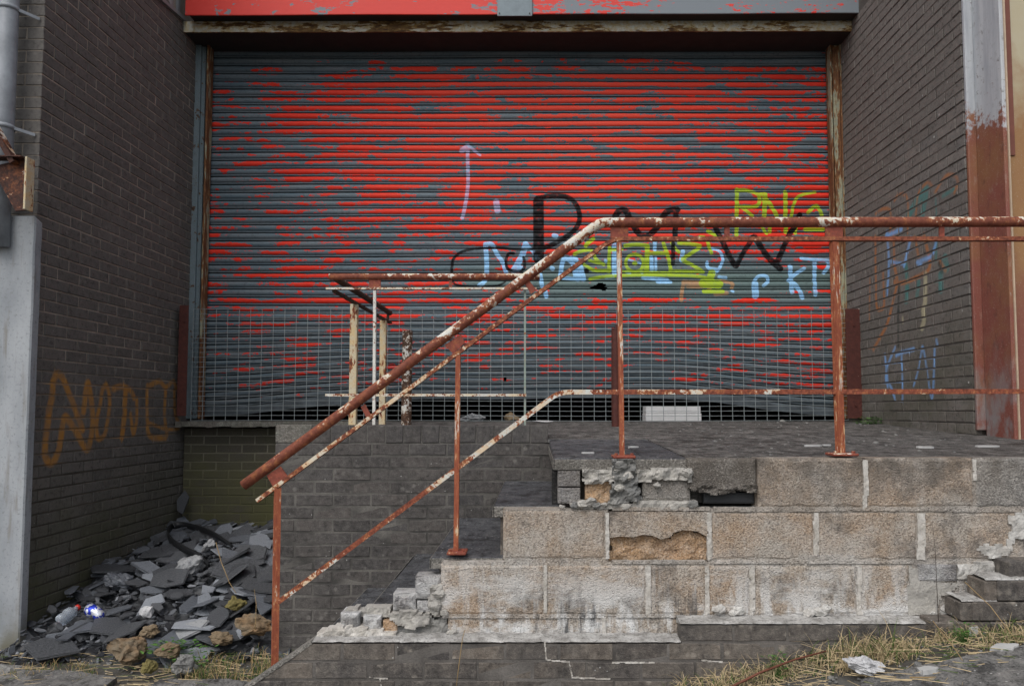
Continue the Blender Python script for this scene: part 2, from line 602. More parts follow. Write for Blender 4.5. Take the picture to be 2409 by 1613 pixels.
# the writing as it lies on each wall: (frame, points, width); a frame is (x offset, y offset, scale)
G1, G2, G3 = (1030, 320, 3.92), (1340, 420, 5.2275), (1640, 420, 5.2275)
SHUTTER_TAGS = {
    'black': [
        (G1, [(928, 600), (930, 1130)], 74), (G1, [(900, 605), (960, 568), (1090, 552), (1200, 568), (1270, 630), (1305, 720), (1300, 800), (1250, 880), (1130, 965), (1000, 1025), (935, 1030)], 34),
        (G1, [(128, 1260), (140, 1150), (190, 1090), (290, 1050), (450, 1035), (600, 1035), (760, 1050), (900, 1040)], 20), (G1, [(128, 1260), (140, 1345), (200, 1380), (400, 1388), (560, 1380), (620, 1345)], 14),
        (G1, [(700, 1085), (650, 1090), (630, 1160), (650, 1230), (760, 1250), (800, 1200), (790, 1120)], 20), (G1, [(1370, 1245), (1372, 1247)], 34),
        (G2, [(560, 470), (610, 400), (690, 400), (740, 500), (850, 680), (940, 720), (1020, 660), (1090, 580), (1160, 450), (1230, 395), (1325, 385)], 58), (G2, [(1310, 390), (1300, 560), (1295, 720)], 50), (G2, [(1270, 800), (1270, 1050)], 38),
        (G3, [(220, 600), (320, 800), (400, 970), (470, 1080)], 50), (G3, [(480, 1080), (560, 920), (640, 800), (680, 720)], 44), (G3, [(700, 720), (750, 790), (850, 950), (960, 1060), (1020, 1110)], 55),
        (G3, [(960, 1070), (1050, 870), (1130, 690), (1190, 600), (1260, 450)], 50)],
    'blue': [
        (G1, [(440, 1000), (450, 1130), (450, 1260), (430, 1340), (385, 1380)], 44), (G1, [(440, 1000), (500, 1000), (540, 1080), (600, 1170), (630, 1260)], 40), (G1, [(700, 1240), (770, 1120), (810, 1000)], 58),
        (G1, [(810, 1000), (890, 1080), (930, 1170)], 36), (G1, [(720, 1235), (770, 1225)], 56), (G1, [(945, 1280), (960, 1380)], 40), (G1, [(990, 1430), (1000, 1480)], 40), (G1, [(1130, 1290), (1160, 1140), (1240, 1170), (1270, 1300)], 42),
        (G1, [(1290, 1320), (1310, 1200), (1345, 1320)], 46), (G1, [(1140, 1305), (1260, 1320)], 36), (G1, [(1070, 920), (1090, 925)], 44), (G1, [(1050, 1220), (1060, 1225)], 40),
        (G2, [(550, 810), (550, 1000), (550, 1170)], 62), (G2, [(1045, 790), (1045, 880)], 45), (G2, [(1005, 970), (1010, 1130)], 48), (G2, [(1060, 970), (1060, 1130)], 30), (G2, [(1390, 900), (1370, 1010)], 52),
        (G2, [(1750, 865), (1840, 900), (1880, 1000), (1830, 1120), (1780, 1160)], 38), (G2, [(1690, 1030), (1700, 1100), (1800, 1120)], 42), (G2, [(900, 1220), (1050, 1235), (1200, 1250)], 46), (G2, [(1080, 1275), (1240, 1275)], 40),
        (G2, [(1830, 1212), (1920, 1222)], 36), (G2, [(440, 1218), (540, 1210)], 34), (G2, [(60, 1090), (110, 1160), (150, 1230)], 62), (G2, [(20, 980), (80, 1000)], 60), (G2, [(700, 1150), (740, 1160)], 36), (G2, [(870, 1130), (890, 1165)], 32), (G2, [(440, 1010), (446, 1020)], 40),
        (G2, [(720, 1000), (870, 1040)], 26), (G2, [(1990, 1385), (2010, 1390)], 30),
        (G3, [(715, 1440), (705, 1300)], 84), (G3, [(690, 1290), (740, 1210), (840, 1200), (870, 1260), (810, 1320)], 42), (G3, [(1140, 1080), (1150, 1240), (1160, 1400)], 56), (G3, [(1310, 1110), (1200, 1180), (1120, 1255)], 46),
        (G3, [(1140, 1250), (1230, 1340), (1290, 1465)], 54), (G3, [(1270, 985), (1420, 1000), (1600, 1010)], 38), (G3, [(1440, 1010), (1440, 1230), (1450, 1430)], 50), (G3, [(1595, 1020), (1620, 1060), (1555, 1160)], 46)],
    'pale': [
        (G1, [(280, 95), (275, 200), (280, 400), (270, 540), (245, 680), (225, 760)], 34), (G1, [(275, 95), (220, 140)], 46), (G1, [(280, 90), (390, 180)], 26), (G1, [(540, 610), (550, 690)], 58)],
    'lime': [
        (G2, [(290, 745), (220, 800), (200, 830)], 52), (G2, [(60, 930), (160, 890), (270, 890), (330, 1000), (420, 1060)], 44), (G2, [(240, 1010), (420, 1060)], 36), (G2, [(180, 1060), (300, 1130), (500, 1130)], 40), (G2, [(490, 850), (480, 1150)], 42), (G2, [(490, 880), (640, 870)], 46),
        (G2, [(910, 1040), (880, 1115), (800, 1148), (720, 1115), (690, 1040), (720, 965), (800, 932), (880, 965), (910, 1040)], 40), (G2, [(800, 1040), (804, 1042)], 62), (G2, [(680, 830), (820, 815), (960, 830)], 46), (G2, [(955, 840), (945, 1150)], 60),
        (G2, [(950, 920), (1180, 920)], 46), (G2, [(1150, 800), (1200, 930), (1230, 1050), (1240, 1150)], 46), (G2, [(1250, 800), (1340, 910)], 38), (G2, [(1340, 800), (1600, 830), (1480, 930), (1385, 1000), (1500, 1060), (1640, 1150)], 46), (G2, [(1240, 1140), (1640, 1150)], 46),
        (G2, [(620, 1140), (900, 1150), (1250, 1158)], 30), (G2, [(250, 1235), (450, 1207), (900, 1190), (1500, 1200), (1700, 1230)], 40), (G2, [(1640, 1290), (1830, 1300)], 112), (G2, [(1650, 1390), (1880, 1390)], 52), (G2, [(1750, 1160), (1700, 1290)], 90),
        (G2, [(1695, 790), (1740, 920)], 42), (G2, [(1700, 650), (1850, 730)], 46), (G2, [(1600, 720), (1650, 725)], 40),
        (G3, [(480, 700), (485, 400), (485, 140)], 50), (G3, [(485, 150), (600, 150), (740, 200), (760, 300), (700, 350), (540, 350)], 46), (G3, [(560, 370), (680, 460)], 40), (G3, [(830, 190), (825, 460)], 56), (G3, [(790, 190), (880, 300), (980, 460)], 50), (G3, [(1080, 170), (1085, 660)], 52),
        (G3, [(790, 600), (850, 680)], 38), (G3, [(1450, 170), (1250, 220), (1180, 330), (1160, 460)], 38), (G3, [(1210, 620), (1200, 680)], 42), (G3, [(1360, 420), (1460, 340), (1530, 450)], 46), (G3, [(1320, 630), (1550, 630)], 44), (G3, [(885, 600), (890, 660)], 44), (G3, [(1150, 470), (1190, 600)], 40)],
    'orange': [
        (G2, [(1400, 1280), (1380, 1390), (1370, 1500)], 46), (G2, [(1400, 1275), (1650, 1290), (1720, 1350)], 56), (G2, [(1850, 1260), (1990, 1290), (1990, 1350)], 44), (G2, [(1790, 1420), (1930, 1410)], 50), (G2, [(1450, 1330), (1640, 1330)], 40)],
}
Z3, Z4 = (0, 640, 4.879), (0, 960, 4.879)
LEFT_TAG = {'orange': [
    (Z4, [(610, -300), (595, -100), (570, 0), (530, 300), (515, 520), (560, 620), (625, 600), (680, 450), (715, 220), (745, 100), (800, 150), (880, 280), (960, 430), (1010, 460), (1050, 300), (1065, 60), (1030, -200), (1010, -290), (985, -200), (960, 40)], 66),
    (Z4, [(610, -300), (650, -390), (720, -350), (790, -180), (860, 0), (950, 240)], 62),
    (Z4, [(1170, -200), (1220, -270), (1260, -120), (1250, 60), (1200, 300), (1120, 340), (1110, 150), (1150, -40), (1170, -200)], 48), (Z4, [(1300, -220), (1400, -250), (1500, -200), (1540, -120)], 56), (Z4, [(1440, -190), (1430, 60), (1400, 330)], 70),
    (Z4, [(1500, 60), (1530, 300), (1570, 120), (1570, -100)], 46), (Z4, [(1690, -260), (1690, 100), (1720, 320), (1900, 345)], 54), (Z4, [(1720, -260), (1830, -310), (1900, -240), (1990, -310), (2020, -230)], 52), (Z4, [(1900, -200), (1890, 100), (1920, 300)], 54),
    (Z4, [(1700, 160), (1900, 240), (2060, 235)], 30), (Z4, [(2000, -200), (2010, 60), (2060, 180)], 52)]}
Z6, Z7, Z8 = (1970, 300, 5.228), (1970, 600, 5.228), (1970, 800, 5.228)
RIGHT_TAG = {
    'orange': [
        (Z6, [(470, 1060), (560, 1000), (650, 1030), (650, 1300)], 34), (Z6, [(700, 900), (760, 825), (850, 850), (870, 1060), (860, 1300)], 32), (Z6, [(960, 1200), (970, 1000), (1000, 800), (1100, 680), (1160, 720)], 30), (Z6, [(1200, 800), (1330, 600), (1440, 590), (1480, 680), (1440, 800)], 30),
        (Z7, [(465, -230), (470, 60), (480, 600), (530, 665), (575, 600), (560, 220)], 42), (Z7, [(730, 380), (700, 500), (620, 820), (540, 980), (440, 1160)], 46), (Z7, [(700, 330), (820, 340), (1000, 260), (1120, 180), (1130, 40), (1060, -250)], 46), (Z7, [(700, 130), (740, 330)], 50), (Z7, [(690, -300), (700, 60)], 40),
        (Z7, [(400, 280), (395, 800)], 26), (Z7, [(1260, 80), (1330, 190)], 40), (Z7, [(950, -220), (1000, 20)], 40)],
    'blue': [
        (Z6, [(590, 1340), (790, 1250)], 44), (Z7, [(610, -280), (630, 0), (630, 200), (610, 480)], 44), (Z7, [(900, -200), (850, 0), (820, 130)], 44), (Z7, [(650, 80), (820, 110)], 30), (Z7, [(980, 90), (1150, 20)], 40), (Z7, [(1210, -150), (1180, -30)], 40), (Z7, [(1000, 100), (1020, 110)], 56),
        (Z8, [(585, 180), (600, 350), (600, 500), (660, 580), (710, 720)], 36), (Z8, [(710, 90), (650, 230), (600, 350)], 32), (Z8, [(720, 190), (800, 150), (940, 110)], 38), (Z8, [(790, 190), (800, 460), (800, 740)], 30), (Z8, [(1040, 80), (1000, 330), (940, 560)], 22), (Z8, [(1050, 80), (1100, 350), (1130, 580), (1160, 720)], 22), (Z8, [(1195, 100), (1190, 350), (1170, 700)], 28),
        (Z8, [(610, 430), (620, 560)], 50), (Z8, [(1220, 0), (1230, 60)], 30)],
    'teal': [
        (Z6, [(870, 1080), (960, 940), (1090, 770)], 100), (Z6, [(1050, 1060), (1090, 800)], 90), (Z6, [(1300, 840), (1440, 755)], 40), (Z7, [(860, 380), (850, 560)], 80), (Z7, [(1270, 240), (1275, 420)], 80), (Z7, [(1000, 330), (980, 500)], 60), (Z7, [(1320, 40), (1340, 160)], 90), (Z6, [(1200, 800), (1215, 1080)], 20), (Z7, [(840, 120), (860, 290)], 70), (Z7, [(1220, -200), (1210, 60)], 40)],
    'cream': [(Z7, [(1080, 240), (1080, 560), (1055, 680), (1065, 800), (1040, 890)], 66), (Z7, [(800, 760), (805, 830)], 24)],
    'dark': [(Z7, [(760, 380), (745, 700), (750, 1120)], 40), (Z7, [(1250, 100), (1280, 200)], 44)],
}


def tag_plane(tags, tf, k):
    """strokes in the plane's own 2-D coordinates; k = metres per pixel there"""
    out = {}
    for c, L in tags.items():
        out[c] = []
        for (fr, pts, w) in L:
            q = [(fr[0] + x / fr[2], fr[1] + y / fr[2]) for x, y in smooth_path(pts)]
            out[c].append(([tf(x, y) for x, y in q], w / fr[2] * k / 2 * (1.3 if fr in (Z3, Z4) else 1.35 if c == 'black' else 1.25 if fr in (Z6, Z7, Z8) else 1.0)))
    return out


# ------------------------------------------------------------------ materials
M_left_brick = brick_mat('left brick', [(0.098, 0.090, 0.083), (0.148, 0.134, 0.123), (0.122, 0.115, 0.109), (0.165, 0.148, 0.134)], (0.112, 0.105, 0.096, 1), 0.5,
                         moss=(0.070, 0.074, 0.030, 1), moss_z=(0.25, 1.15), layers=[('tag_orange', (0.46, 0.21, 0.035, 1), 0.85)], haze=(0.17, 0.155, 0.142, 1), lichen=(0.19, 0.175, 0.16, 1))
M_left_mortar = mortar_mat('left mortar', (0.42, 0.36, 0.30, 1), (0.24, 0.205, 0.17, 1), [('tag_orange', (0.46, 0.21, 0.035, 1), 0.8)], (0.058, 0.053, 0.042, 1), (1.0, 1.8))
M_right_brick = brick_mat('right brick', [(0.15, 0.135, 0.124), (0.20, 0.175, 0.16), (0.17, 0.16, 0.154), (0.23, 0.205, 0.186)], (0.145, 0.136, 0.125, 1), 1.0, moss=(0.07, 0.07, 0.04, 1), moss_z=(1.2, 2.4), bump=0.6, haze=(0.20, 0.185, 0.17, 1), lichen=(0.22, 0.20, 0.18, 1), ssc=11,
                          layers=[('tag_teal', (0.06, 0.22, 0.21, 1), 0.8), ('tag_orange', (0.46, 0.16, 0.035, 1), 0.75), ('tag_dark', (0.012, 0.022, 0.02, 1), 0.85), ('tag_blue', (0.22, 0.46, 0.88, 1), 0.85), ('tag_cream', (0.50, 0.46, 0.30, 1), 0.85)])
M_right_mortar = mortar_mat('right mortar', (0.13, 0.115, 0.10, 1), (0.085, 0.077, 0.07, 1))
M_back_brick = brick_mat('back brick', [(0.060, 0.054, 0.044), (0.085, 0.074, 0.062), (0.070, 0.064, 0.052)], (0.07, 0.066, 0.048, 1), 0.2, moss=(0.10, 0.098, 0.04, 1), moss_z=(0.75, 1.4))
M_back_mortar = mortar_mat('back mortar', (0.26, 0.24, 0.20, 1), (0.17, 0.16, 0.125, 1), (), (0.11, 0.108, 0.05, 1), (0.7, 1.3))
M_flank_brick = brick_mat('flank brick', [(0.058, 0.053, 0.051), (0.088, 0.078, 0.073), (0.072, 0.068, 0.068), (0.105, 0.092, 0.084)], (0.058, 0.055, 0.054, 1), 1.0, bump=0.9, haze=(0.13, 0.12, 0.11, 1), lichen=(0.19, 0.18, 0.165, 1))
M_flank_mortar = mortar_mat('flank mortar', (0.17, 0.16, 0.145, 1), (0.06, 0.057, 0.053, 1))
M_plinth_brick = brick_mat('plinth brick', [(0.062, 0.057, 0.056), (0.15, 0.125, 0.103), (0.092, 0.083, 0.078), (0.18, 0.15, 0.122)], (0.072, 0.068, 0.065, 1), 1.2, bump=1.0, haze=(0.22, 0.19, 0.16, 1), lichen=(0.33, 0.295, 0.25, 1))
M_plinth_mortar = mortar_mat('plinth mortar', (0.19, 0.175, 0.16, 1), (0.075, 0.068, 0.062, 1))


def block_mat(name, a, b, grey, white=0.6, dark=0.35):
    m = Mat(name)
    p = m.pos()
    c = m.mix(m.rnd(), a, b)
    big = m.noise(p, 4.5, 5, 0.62)
    c = m.mix(m.mr(big, 0.40, 0.60), c, grey)
    c = m.mix(m.mr(m.noise(m.vm(p, (1, 1, 1), (4, 8, 1)), 15, 4, 0.7), 0.46, 0.68, 0, 0.6), c, m.mix(0.45, c, (0.62, 0.585, 0.53, 1)))
    gr = m.noise(p, 120, 3, 0.75)
    c = m.mix(m.mr(gr, 0.51, 0.64, 0, 0.85), c, m.mix(0.75, c, (0.05, 0.043, 0.038, 1)))
    c = m.mix(m.mr(gr, 0.45, 0.34, 0, 0.5), c, (0.64, 0.59, 0.53, 1))
    # lime bloom runs down from the joints, heaviest near the ledge
    st = m.noise(m.vm(p, (7, 7, 1.5), (2, 0, 0)), 2.0, 6, 0.7)
    bl = m.noise(m.vm(p, (1, 1, 2.2), (8, 0, 3)), 3.2, 5, 0.65)
    z = m.sep(p)[2]
    low = m.math('MULTIPLY', m.mr(z, EYE - 0.92, EYE - 0.60, 1, 0.10), white)
    w1 = m.math('MAXIMUM', m.mr(st, 0.48, 0.60), m.mr(bl, 0.47, 0.58))
    c = m.mix(m.math('MULTIPLY', w1, low), c, (0.72, 0.72, 0.71, 1))
    dk = m.noise(m.vm(p, (1, 1, 1), (7, 3, 1)), 5, 6, 0.72)
    c = m.mix(m.mr(dk, 0.52, 0.68, 0, dark), c, (0.085, 0.076, 0.068, 1))
    wet = m.noise(m.vm(p, (13, 13, 1.3), (5, 1, 0)), 1.6, 6, 0.75)
    wm = m.math('MULTIPLY', m.mr(wet, 0.52, 0.62), m.math('MULTIPLY', m.mr(z, EYE - 0.86, EYE - 0.74, 1, 0), m.mr(m.noise(p, 2.2, 3), 0.44, 0.54)))
    c = m.mix(m.math('MULTIPLY', wm, 0.85 * min(1.0, white)), c, (0.07, 0.072, 0.076, 1))
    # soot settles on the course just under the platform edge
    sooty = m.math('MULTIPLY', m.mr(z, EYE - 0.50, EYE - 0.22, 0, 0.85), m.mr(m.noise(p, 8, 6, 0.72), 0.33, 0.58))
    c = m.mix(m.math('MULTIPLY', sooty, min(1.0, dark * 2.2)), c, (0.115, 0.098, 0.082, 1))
    pit = m.vor(p, 110)
    h = m.math('ADD', gr, m.math('MULTIPLY', m.mr(pit, 0.0, 0.4), 0.6))
    return m.done(c, 0.95, m.bump(h, 0.9, 0.009))


M_block = block_mat('concrete block', (0.42, 0.305, 0.21, 1), (0.385, 0.30, 0.222, 1), (0.41, 0.36, 0.305, 1), 1.0, 0.75)
M_block_dark = block_mat('dark concrete block', (0.15, 0.135, 0.115, 1), (0.13, 0.115, 0.10, 1), (0.11, 0.10, 0.09, 1), 0.1)
M_block_grey = block_mat('grey block', (0.30, 0.27, 0.23, 1), (0.28, 0.26, 0.235, 1), (0.26, 0.25, 0.235, 1), 0.5)
M_coping = block_mat('coping block', (0.17, 0.165, 0.145, 1), (0.16, 0.155, 0.14, 1), (0.13, 0.15, 0.125, 1), 0.2)
M_block_raw = block_mat('broken block core', (0.47, 0.30, 0.165, 1), (0.45, 0.29, 0.17, 1), (0.44, 0.29, 0.18, 1), 0.0, 0.1)
M_grey_brick = block_mat('grey brick', (0.21, 0.20, 0.205, 1), (0.17, 0.168, 0.175, 1), (0.27, 0.265, 0.265, 1), 0.9, 0.6)


def plaster(name, a, b, dark=(0.16, 0.15, 0.14, 1), d=0.5):
    m = Mat(name)
    p = m.pos()
    n = m.noise(p, 14, 5, 0.65)
    c = m.mix(m.mr(n, 0.36, 0.62), a, b)
    n2 = m.noise(p, 90, 4, 0.7)
    c = m.mix(m.mr(n2, 0.52, 0.7, 0, d), c, dark)
    return m.done(c, 0.93, m.bump(m.math('ADD', n, n2), 0.6, 0.008))


M_mortar_white = plaster('white mortar', (0.58, 0.57, 0.54, 1), (0.42, 0.40, 0.37, 1))
M_joint = plaster('pale joint mortar', (0.60, 0.575, 0.535, 1), (0.43, 0.40, 0.355, 1), (0.17, 0.15, 0.125, 1), 0.6)
M_bed = block_mat('tan bed mortar', (0.40, 0.34, 0.28, 1), (0.38, 0.32, 0.26, 1), (0.42, 0.38, 0.335, 1), 1.0, 0.5)
M_mortar_grey = plaster('grey mortar', (0.44, 0.42, 0.38, 1), (0.34, 0.325, 0.30, 1))
M_core = plaster('block wall core', (0.30, 0.275, 0.24, 1), (0.24, 0.22, 0.195, 1))
M_void = plaster('dark void', (0.02, 0.02, 0.02, 1), (0.03, 0.03, 0.03, 1))
M_ledge = plaster('ledge render', (0.50, 0.49, 0.47, 1), (0.24, 0.23, 0.215, 1), (0.08, 0.075, 0.07, 1), 0.95)


def m_paving(name, a, b, lines=0.6, speck=0.7):
    m = Mat(name)
    p = m.pos()
    st = m.noise(p, 6, 6, 0.7)
    c = m.mix(m.mr(st, 0.36, 0.62), a, b)
    gr = m.noise(p, 85, 4, 0.75)
    c = m.mix(m.mr(gr, 0.53, 0.66, 0, speck), c, (0.26, 0.25, 0.235, 1))
    c = m.mix(m.mr(gr, 0.47, 0.36, 0, 0.8), c, (0.014, 0.013, 0.013, 1))
    mid = m.noise(m.vm(p, (1, 0.62, 1), (5, 5, 5)), 15, 5, 0.75)
    c = m.mix(m.mr(mid, 0.52, 0.60, 0, 0.85), c, m.mix(0.78, c, (0.012, 0.011, 0.010, 1)))
    c = m.mix(m.mr(mid, 0.46, 0.38, 0, speck), c, m.mix(0.6, c, (0.30, 0.285, 0.265, 1)))
    wet = m.noise(m.vm(p, (1.5, 1.6, 1), (1, 5, 0)), 1.9, 7, 0.8)
    c = m.mix(m.mr(wet, 0.54, 0.63, 0, lines), c, (0.020, 0.017, 0.014, 1))
    ch = m.vor(p, 34)
    c = m.mix(m.math('MULTIPLY', m.mr(ch, 0.10, 0.16, 1, 0), m.mr(m.noise(p, 5, 2), 0.48, 0.56)), c, (0.40, 0.39, 0.38, 1))
    return m.done(c, m.mr(wet, 0.4, 0.7, 0.85, 0.6), m.bump(m.math('ADD', gr, mid), 0.8, 0.010))


M_platform = m_paving('platform surface', (0.065, 0.061, 0.058, 1), (0.125, 0.118, 0.11, 1), 0.8)
M_tread = m_paving('stone tread', (0.060, 0.062, 0.070, 1), (0.092, 0.094, 0.102, 1), 0.35, 0.3)
M_nosing = block_mat('slab edge', (0.20, 0.19, 0.17, 1), (0.18, 0.17, 0.155, 1), (0.16, 0.155, 0.14, 1), 0.0, 0.2)
M_apron = m_paving('concrete apron', (0.12, 0.118, 0.115, 1), (0.21, 0.205, 0.195, 1), 0.5)


def m_ground():
    m = Mat('earth and concrete')
    p = m.pos()
    n = m.noise(p, 3.2, 5, 0.65)
    c = m.mix(m.mr(n, 0.4, 0.6), (0.10, 0.098, 0.093, 1), (0.055, 0.050, 0.042, 1))
    n2 = m.noise(p, 60, 4, 0.7)
    c = m.mix(m.mr(n2, 0.5, 0.7, 0, 0.6), c, (0.16, 0.14, 0.10, 1))
    return m.done(c, 0.95, m.bump(n2, 0.7, 0.01))


M_ground = m_ground()


def m_slate(name, a, b, c3):
    m = Mat(name)
    p = m.pos()
    c = m.ramp(m.rnd(), [(0, a), (0.5, b), (1, c3)])
    n = m.noise(m.vm(m.obj(), (1, 3.5, 1)), 9, 5, 0.65)
    c = m.mix(m.mr(n, 0.4, 0.66, 0, 0.55), c, m.mix(0.5, c, (0.30, 0.32, 0.34, 1)))
    n2 = m.noise(p, 90, 3)
    c = m.mix(m.mr(n2, 0.55, 0.7, 0, 0.4), c, (0.03, 0.03, 0.034, 1))
    return m.done(c, 0.5, m.bump(m.math('ADD', n, m.math('MULTIPLY', n2, 0.4)), 0.6, 0.010), 0, 0.5)


M_slate_dark = m_slate('dark slate', (0.022, 0.023, 0.026), (0.036, 0.038, 0.043), (0.055, 0.058, 0.064))
M_slate = m_slate('slate', (0.062, 0.068, 0.081), (0.09, 0.10, 0.117), (0.125, 0.137, 0.157))
M_slate_light = m_slate('light slate', (0.19, 0.205, 0.23), (0.25, 0.27, 0.30), (0.33, 0.35, 0.38))
mm = Mat('slate chips')
ci = mm.N('ShaderNodeNewGeometry').outputs['Random Per Island']
M_chips = mm.done(mm.ramp(ci, [(0, (0.022, 0.023, 0.026)), (0.5, (0.05, 0.053, 0.06)), (0.8, (0.11, 0.118, 0.13)), (1, (0.24, 0.25, 0.27))]), 0.6, mm.bump(mm.noise(mm.pos(), 70, 4), 0.5, 0.006))
M_pale_slate = m_slate('pale slate', (0.25, 0.255, 0.26), (0.28, 0.285, 0.29), (0.32, 0.32, 0.325))


def m_stone(name, a, b, g=(0.10, 0.10, 0.04, 1)):
    m = Mat(name)
    p = m.pos()
    n = m.noise(p, 10, 5, 0.65)
    c = m.mix(m.mr(n, 0.38, 0.62), a, b)
    n2 = m.noise(p, 60, 4, 0.7)
    c = m.mix(m.mr(n2, 0.52, 0.7, 0, 0.6), c, g)
    return m.done(c, 0.9, m.bump(n2, 0.6, 0.01))


M_stone_brown = m_stone('brown stone', (0.17, 0.12, 0.07, 1), (0.22, 0.17, 0.11, 1), (0.07, 0.055, 0.035, 1))
M_stone_orange = m_stone('orange stone', (0.22, 0.14, 0.075, 1), (0.18, 0.145, 0.10, 1), (0.075, 0.055, 0.03, 1))
M_stone_grey = m_stone('grey stone', (0.17, 0.17, 0.165, 1), (0.24, 0.235, 0.22, 1), (0.07, 0.07, 0.065, 1))
M_stone_olive = m_stone('olive stone', (0.20, 0.165, 0.055, 1), (0.16, 0.135, 0.05, 1), (0.07, 0.06, 0.025, 1))

M_rail = rust_mat('rusted rail', 0.38, sc=1.5, top=0.11, deep=(0.13, 0.036, 0.022), mid=(0.225, 0.068, 0.038), along=[(-1.3, .26), (-0.95, .38), (-0.6, .47), (-0.2, .52), (0.0, .50), (0.2, .54), (0.30, .57), (0.42, .42), (1.2, .45), (2.2, .46)])
M_rail_low = rust_mat('rusted slim rail', 0.50, cream=(0.66, 0.50, 0.32), mid=(0.30, 0.09, 0.045), orange=(0.48, 0.20, 0.075), sc=1.9, grey=(0.66, 0.60, 0.48), top=0.08, along=[(-1.3, .42), (-0.95, .50), (-0.6, .52), (-0.3, .42), (0.15, .36), (0.4, .36), (0.7, .26), (2.2, .24)])
M_rail_mid = rust_mat('rusted middle rail', 0.50, cream=(0.66, 0.52, 0.36), mid=(0.30, 0.085, 0.045), orange=(0.48, 0.19, 0.07), sc=1.9, grey=(0.60, 0.62, 0.58), top=0.08, along=[(-1.2, .38), (-0.5, .38), (-0.3, .54), (0.12, .60), (0.3, .46), (0.8, .36), (1.4, .27), (2.2, .25)])
M_rail_far = rust_mat('far slim rail', 0.60, cream=(0.66, 0.56, 0.40), mid=(0.26, 0.08, 0.04), sc=3.0, top=0.10)
M_rail_red = rust_mat('red oxide rail', 0.14, mid=(0.27, 0.07, 0.045), deep=(0.17, 0.045, 0.03), sc=1.6)
M_post = rust_mat('rusted post', 0.30, cream=(0.62, 0.42, 0.24), mid=(0.34, 0.10, 0.048), deep=(0.24, 0.062, 0.032), orange=(0.50, 0.20, 0.08), sc=3.2, stretch=(1, 1, 0.16))
M_post_cream = rust_mat('cream post', 0.64, cream=(0.60, 0.46, 0.26), mid=(0.24, 0.08, 0.04), sc=2.6, grey=(0.56, 0.50, 0.36), stretch=(1, 1, 0.3))
M_post_white = rust_mat('white post', 0.75, cream=(0.68, 0.67, 0.62), sc=2.2)
M_post_green = rust_mat('grey green post', 0.86, cream=(0.23, 0.29, 0.25), grey=(0.27, 0.31, 0.28), sc=1.2)
M_pipe_dark = rust_mat('dark rusted pipe', 0.36, cream=(0.6, 0.58, 0.52), mid=(0.10, 0.055, 0.035), deep=(0.045, 0.026, 0.018), orange=(0.2, 0.09, 0.04), sc=2.0)
M_rail_shade = rust_mat('dark return rail', 0.18, mid=(0.09, 0.048, 0.03), deep=(0.045, 0.025, 0.018), orange=(0.16, 0.08, 0.04))
M_redpost = rust_mat('dark red channel', 0.03, mid=(0.085, 0.025, 0.019), deep=(0.06, 0.018, 0.014), orange=(0.11, 0.032, 0.022))
M_frame_blue = rust_mat('blue grey frame', 0.74, cream=(0.15, 0.20, 0.22), grey=(0.17, 0.215, 0.24), mid=(0.07, 0.04, 0.025), orange=(0.14, 0.07, 0.03), deep=(0.05, 0.028, 0.018), sc=1.2)
M_frame_rust = rust_mat('rusted frame', 0.42, cream=(0.34, 0.33, 0.22), grey=(0.26, 0.28, 0.22), mid=(0.19, 0.085, 0.035), orange=(0.30, 0.14, 0.045), deep=(0.09, 0.035, 0.018), sc=2.2, stretch=(1, 1, 0.14))
M_lintel = rust_mat('lintel steel', 0.56, cream=(0.56, 0.46, 0.26), grey=(0.62, 0.63, 0.57), mid=(0.24, 0.14, 0.05), orange=(0.42, 0.27, 0.09), deep=(0.085, 0.045, 0.025), sc=1.6, stretch=(0.25, 1, 1))
M_gusset = rust_mat('gusset steel', 0.22, cream=(0.5, 0.36, 0.22), mid=(0.075, 0.028, 0.018), deep=(0.035, 0.015, 0.011), orange=(0.26, 0.09, 0.035))


def m_wire():
    m = Mat('galvanised wire')
    n = m.noise(m.pos(), 30, 3)
    return m.done(m.mix(n, (0.32, 0.36, 0.37, 1), (0.17, 0.19, 0.19, 1)), 0.55, None, 0.2)


M_wire = m_wire()


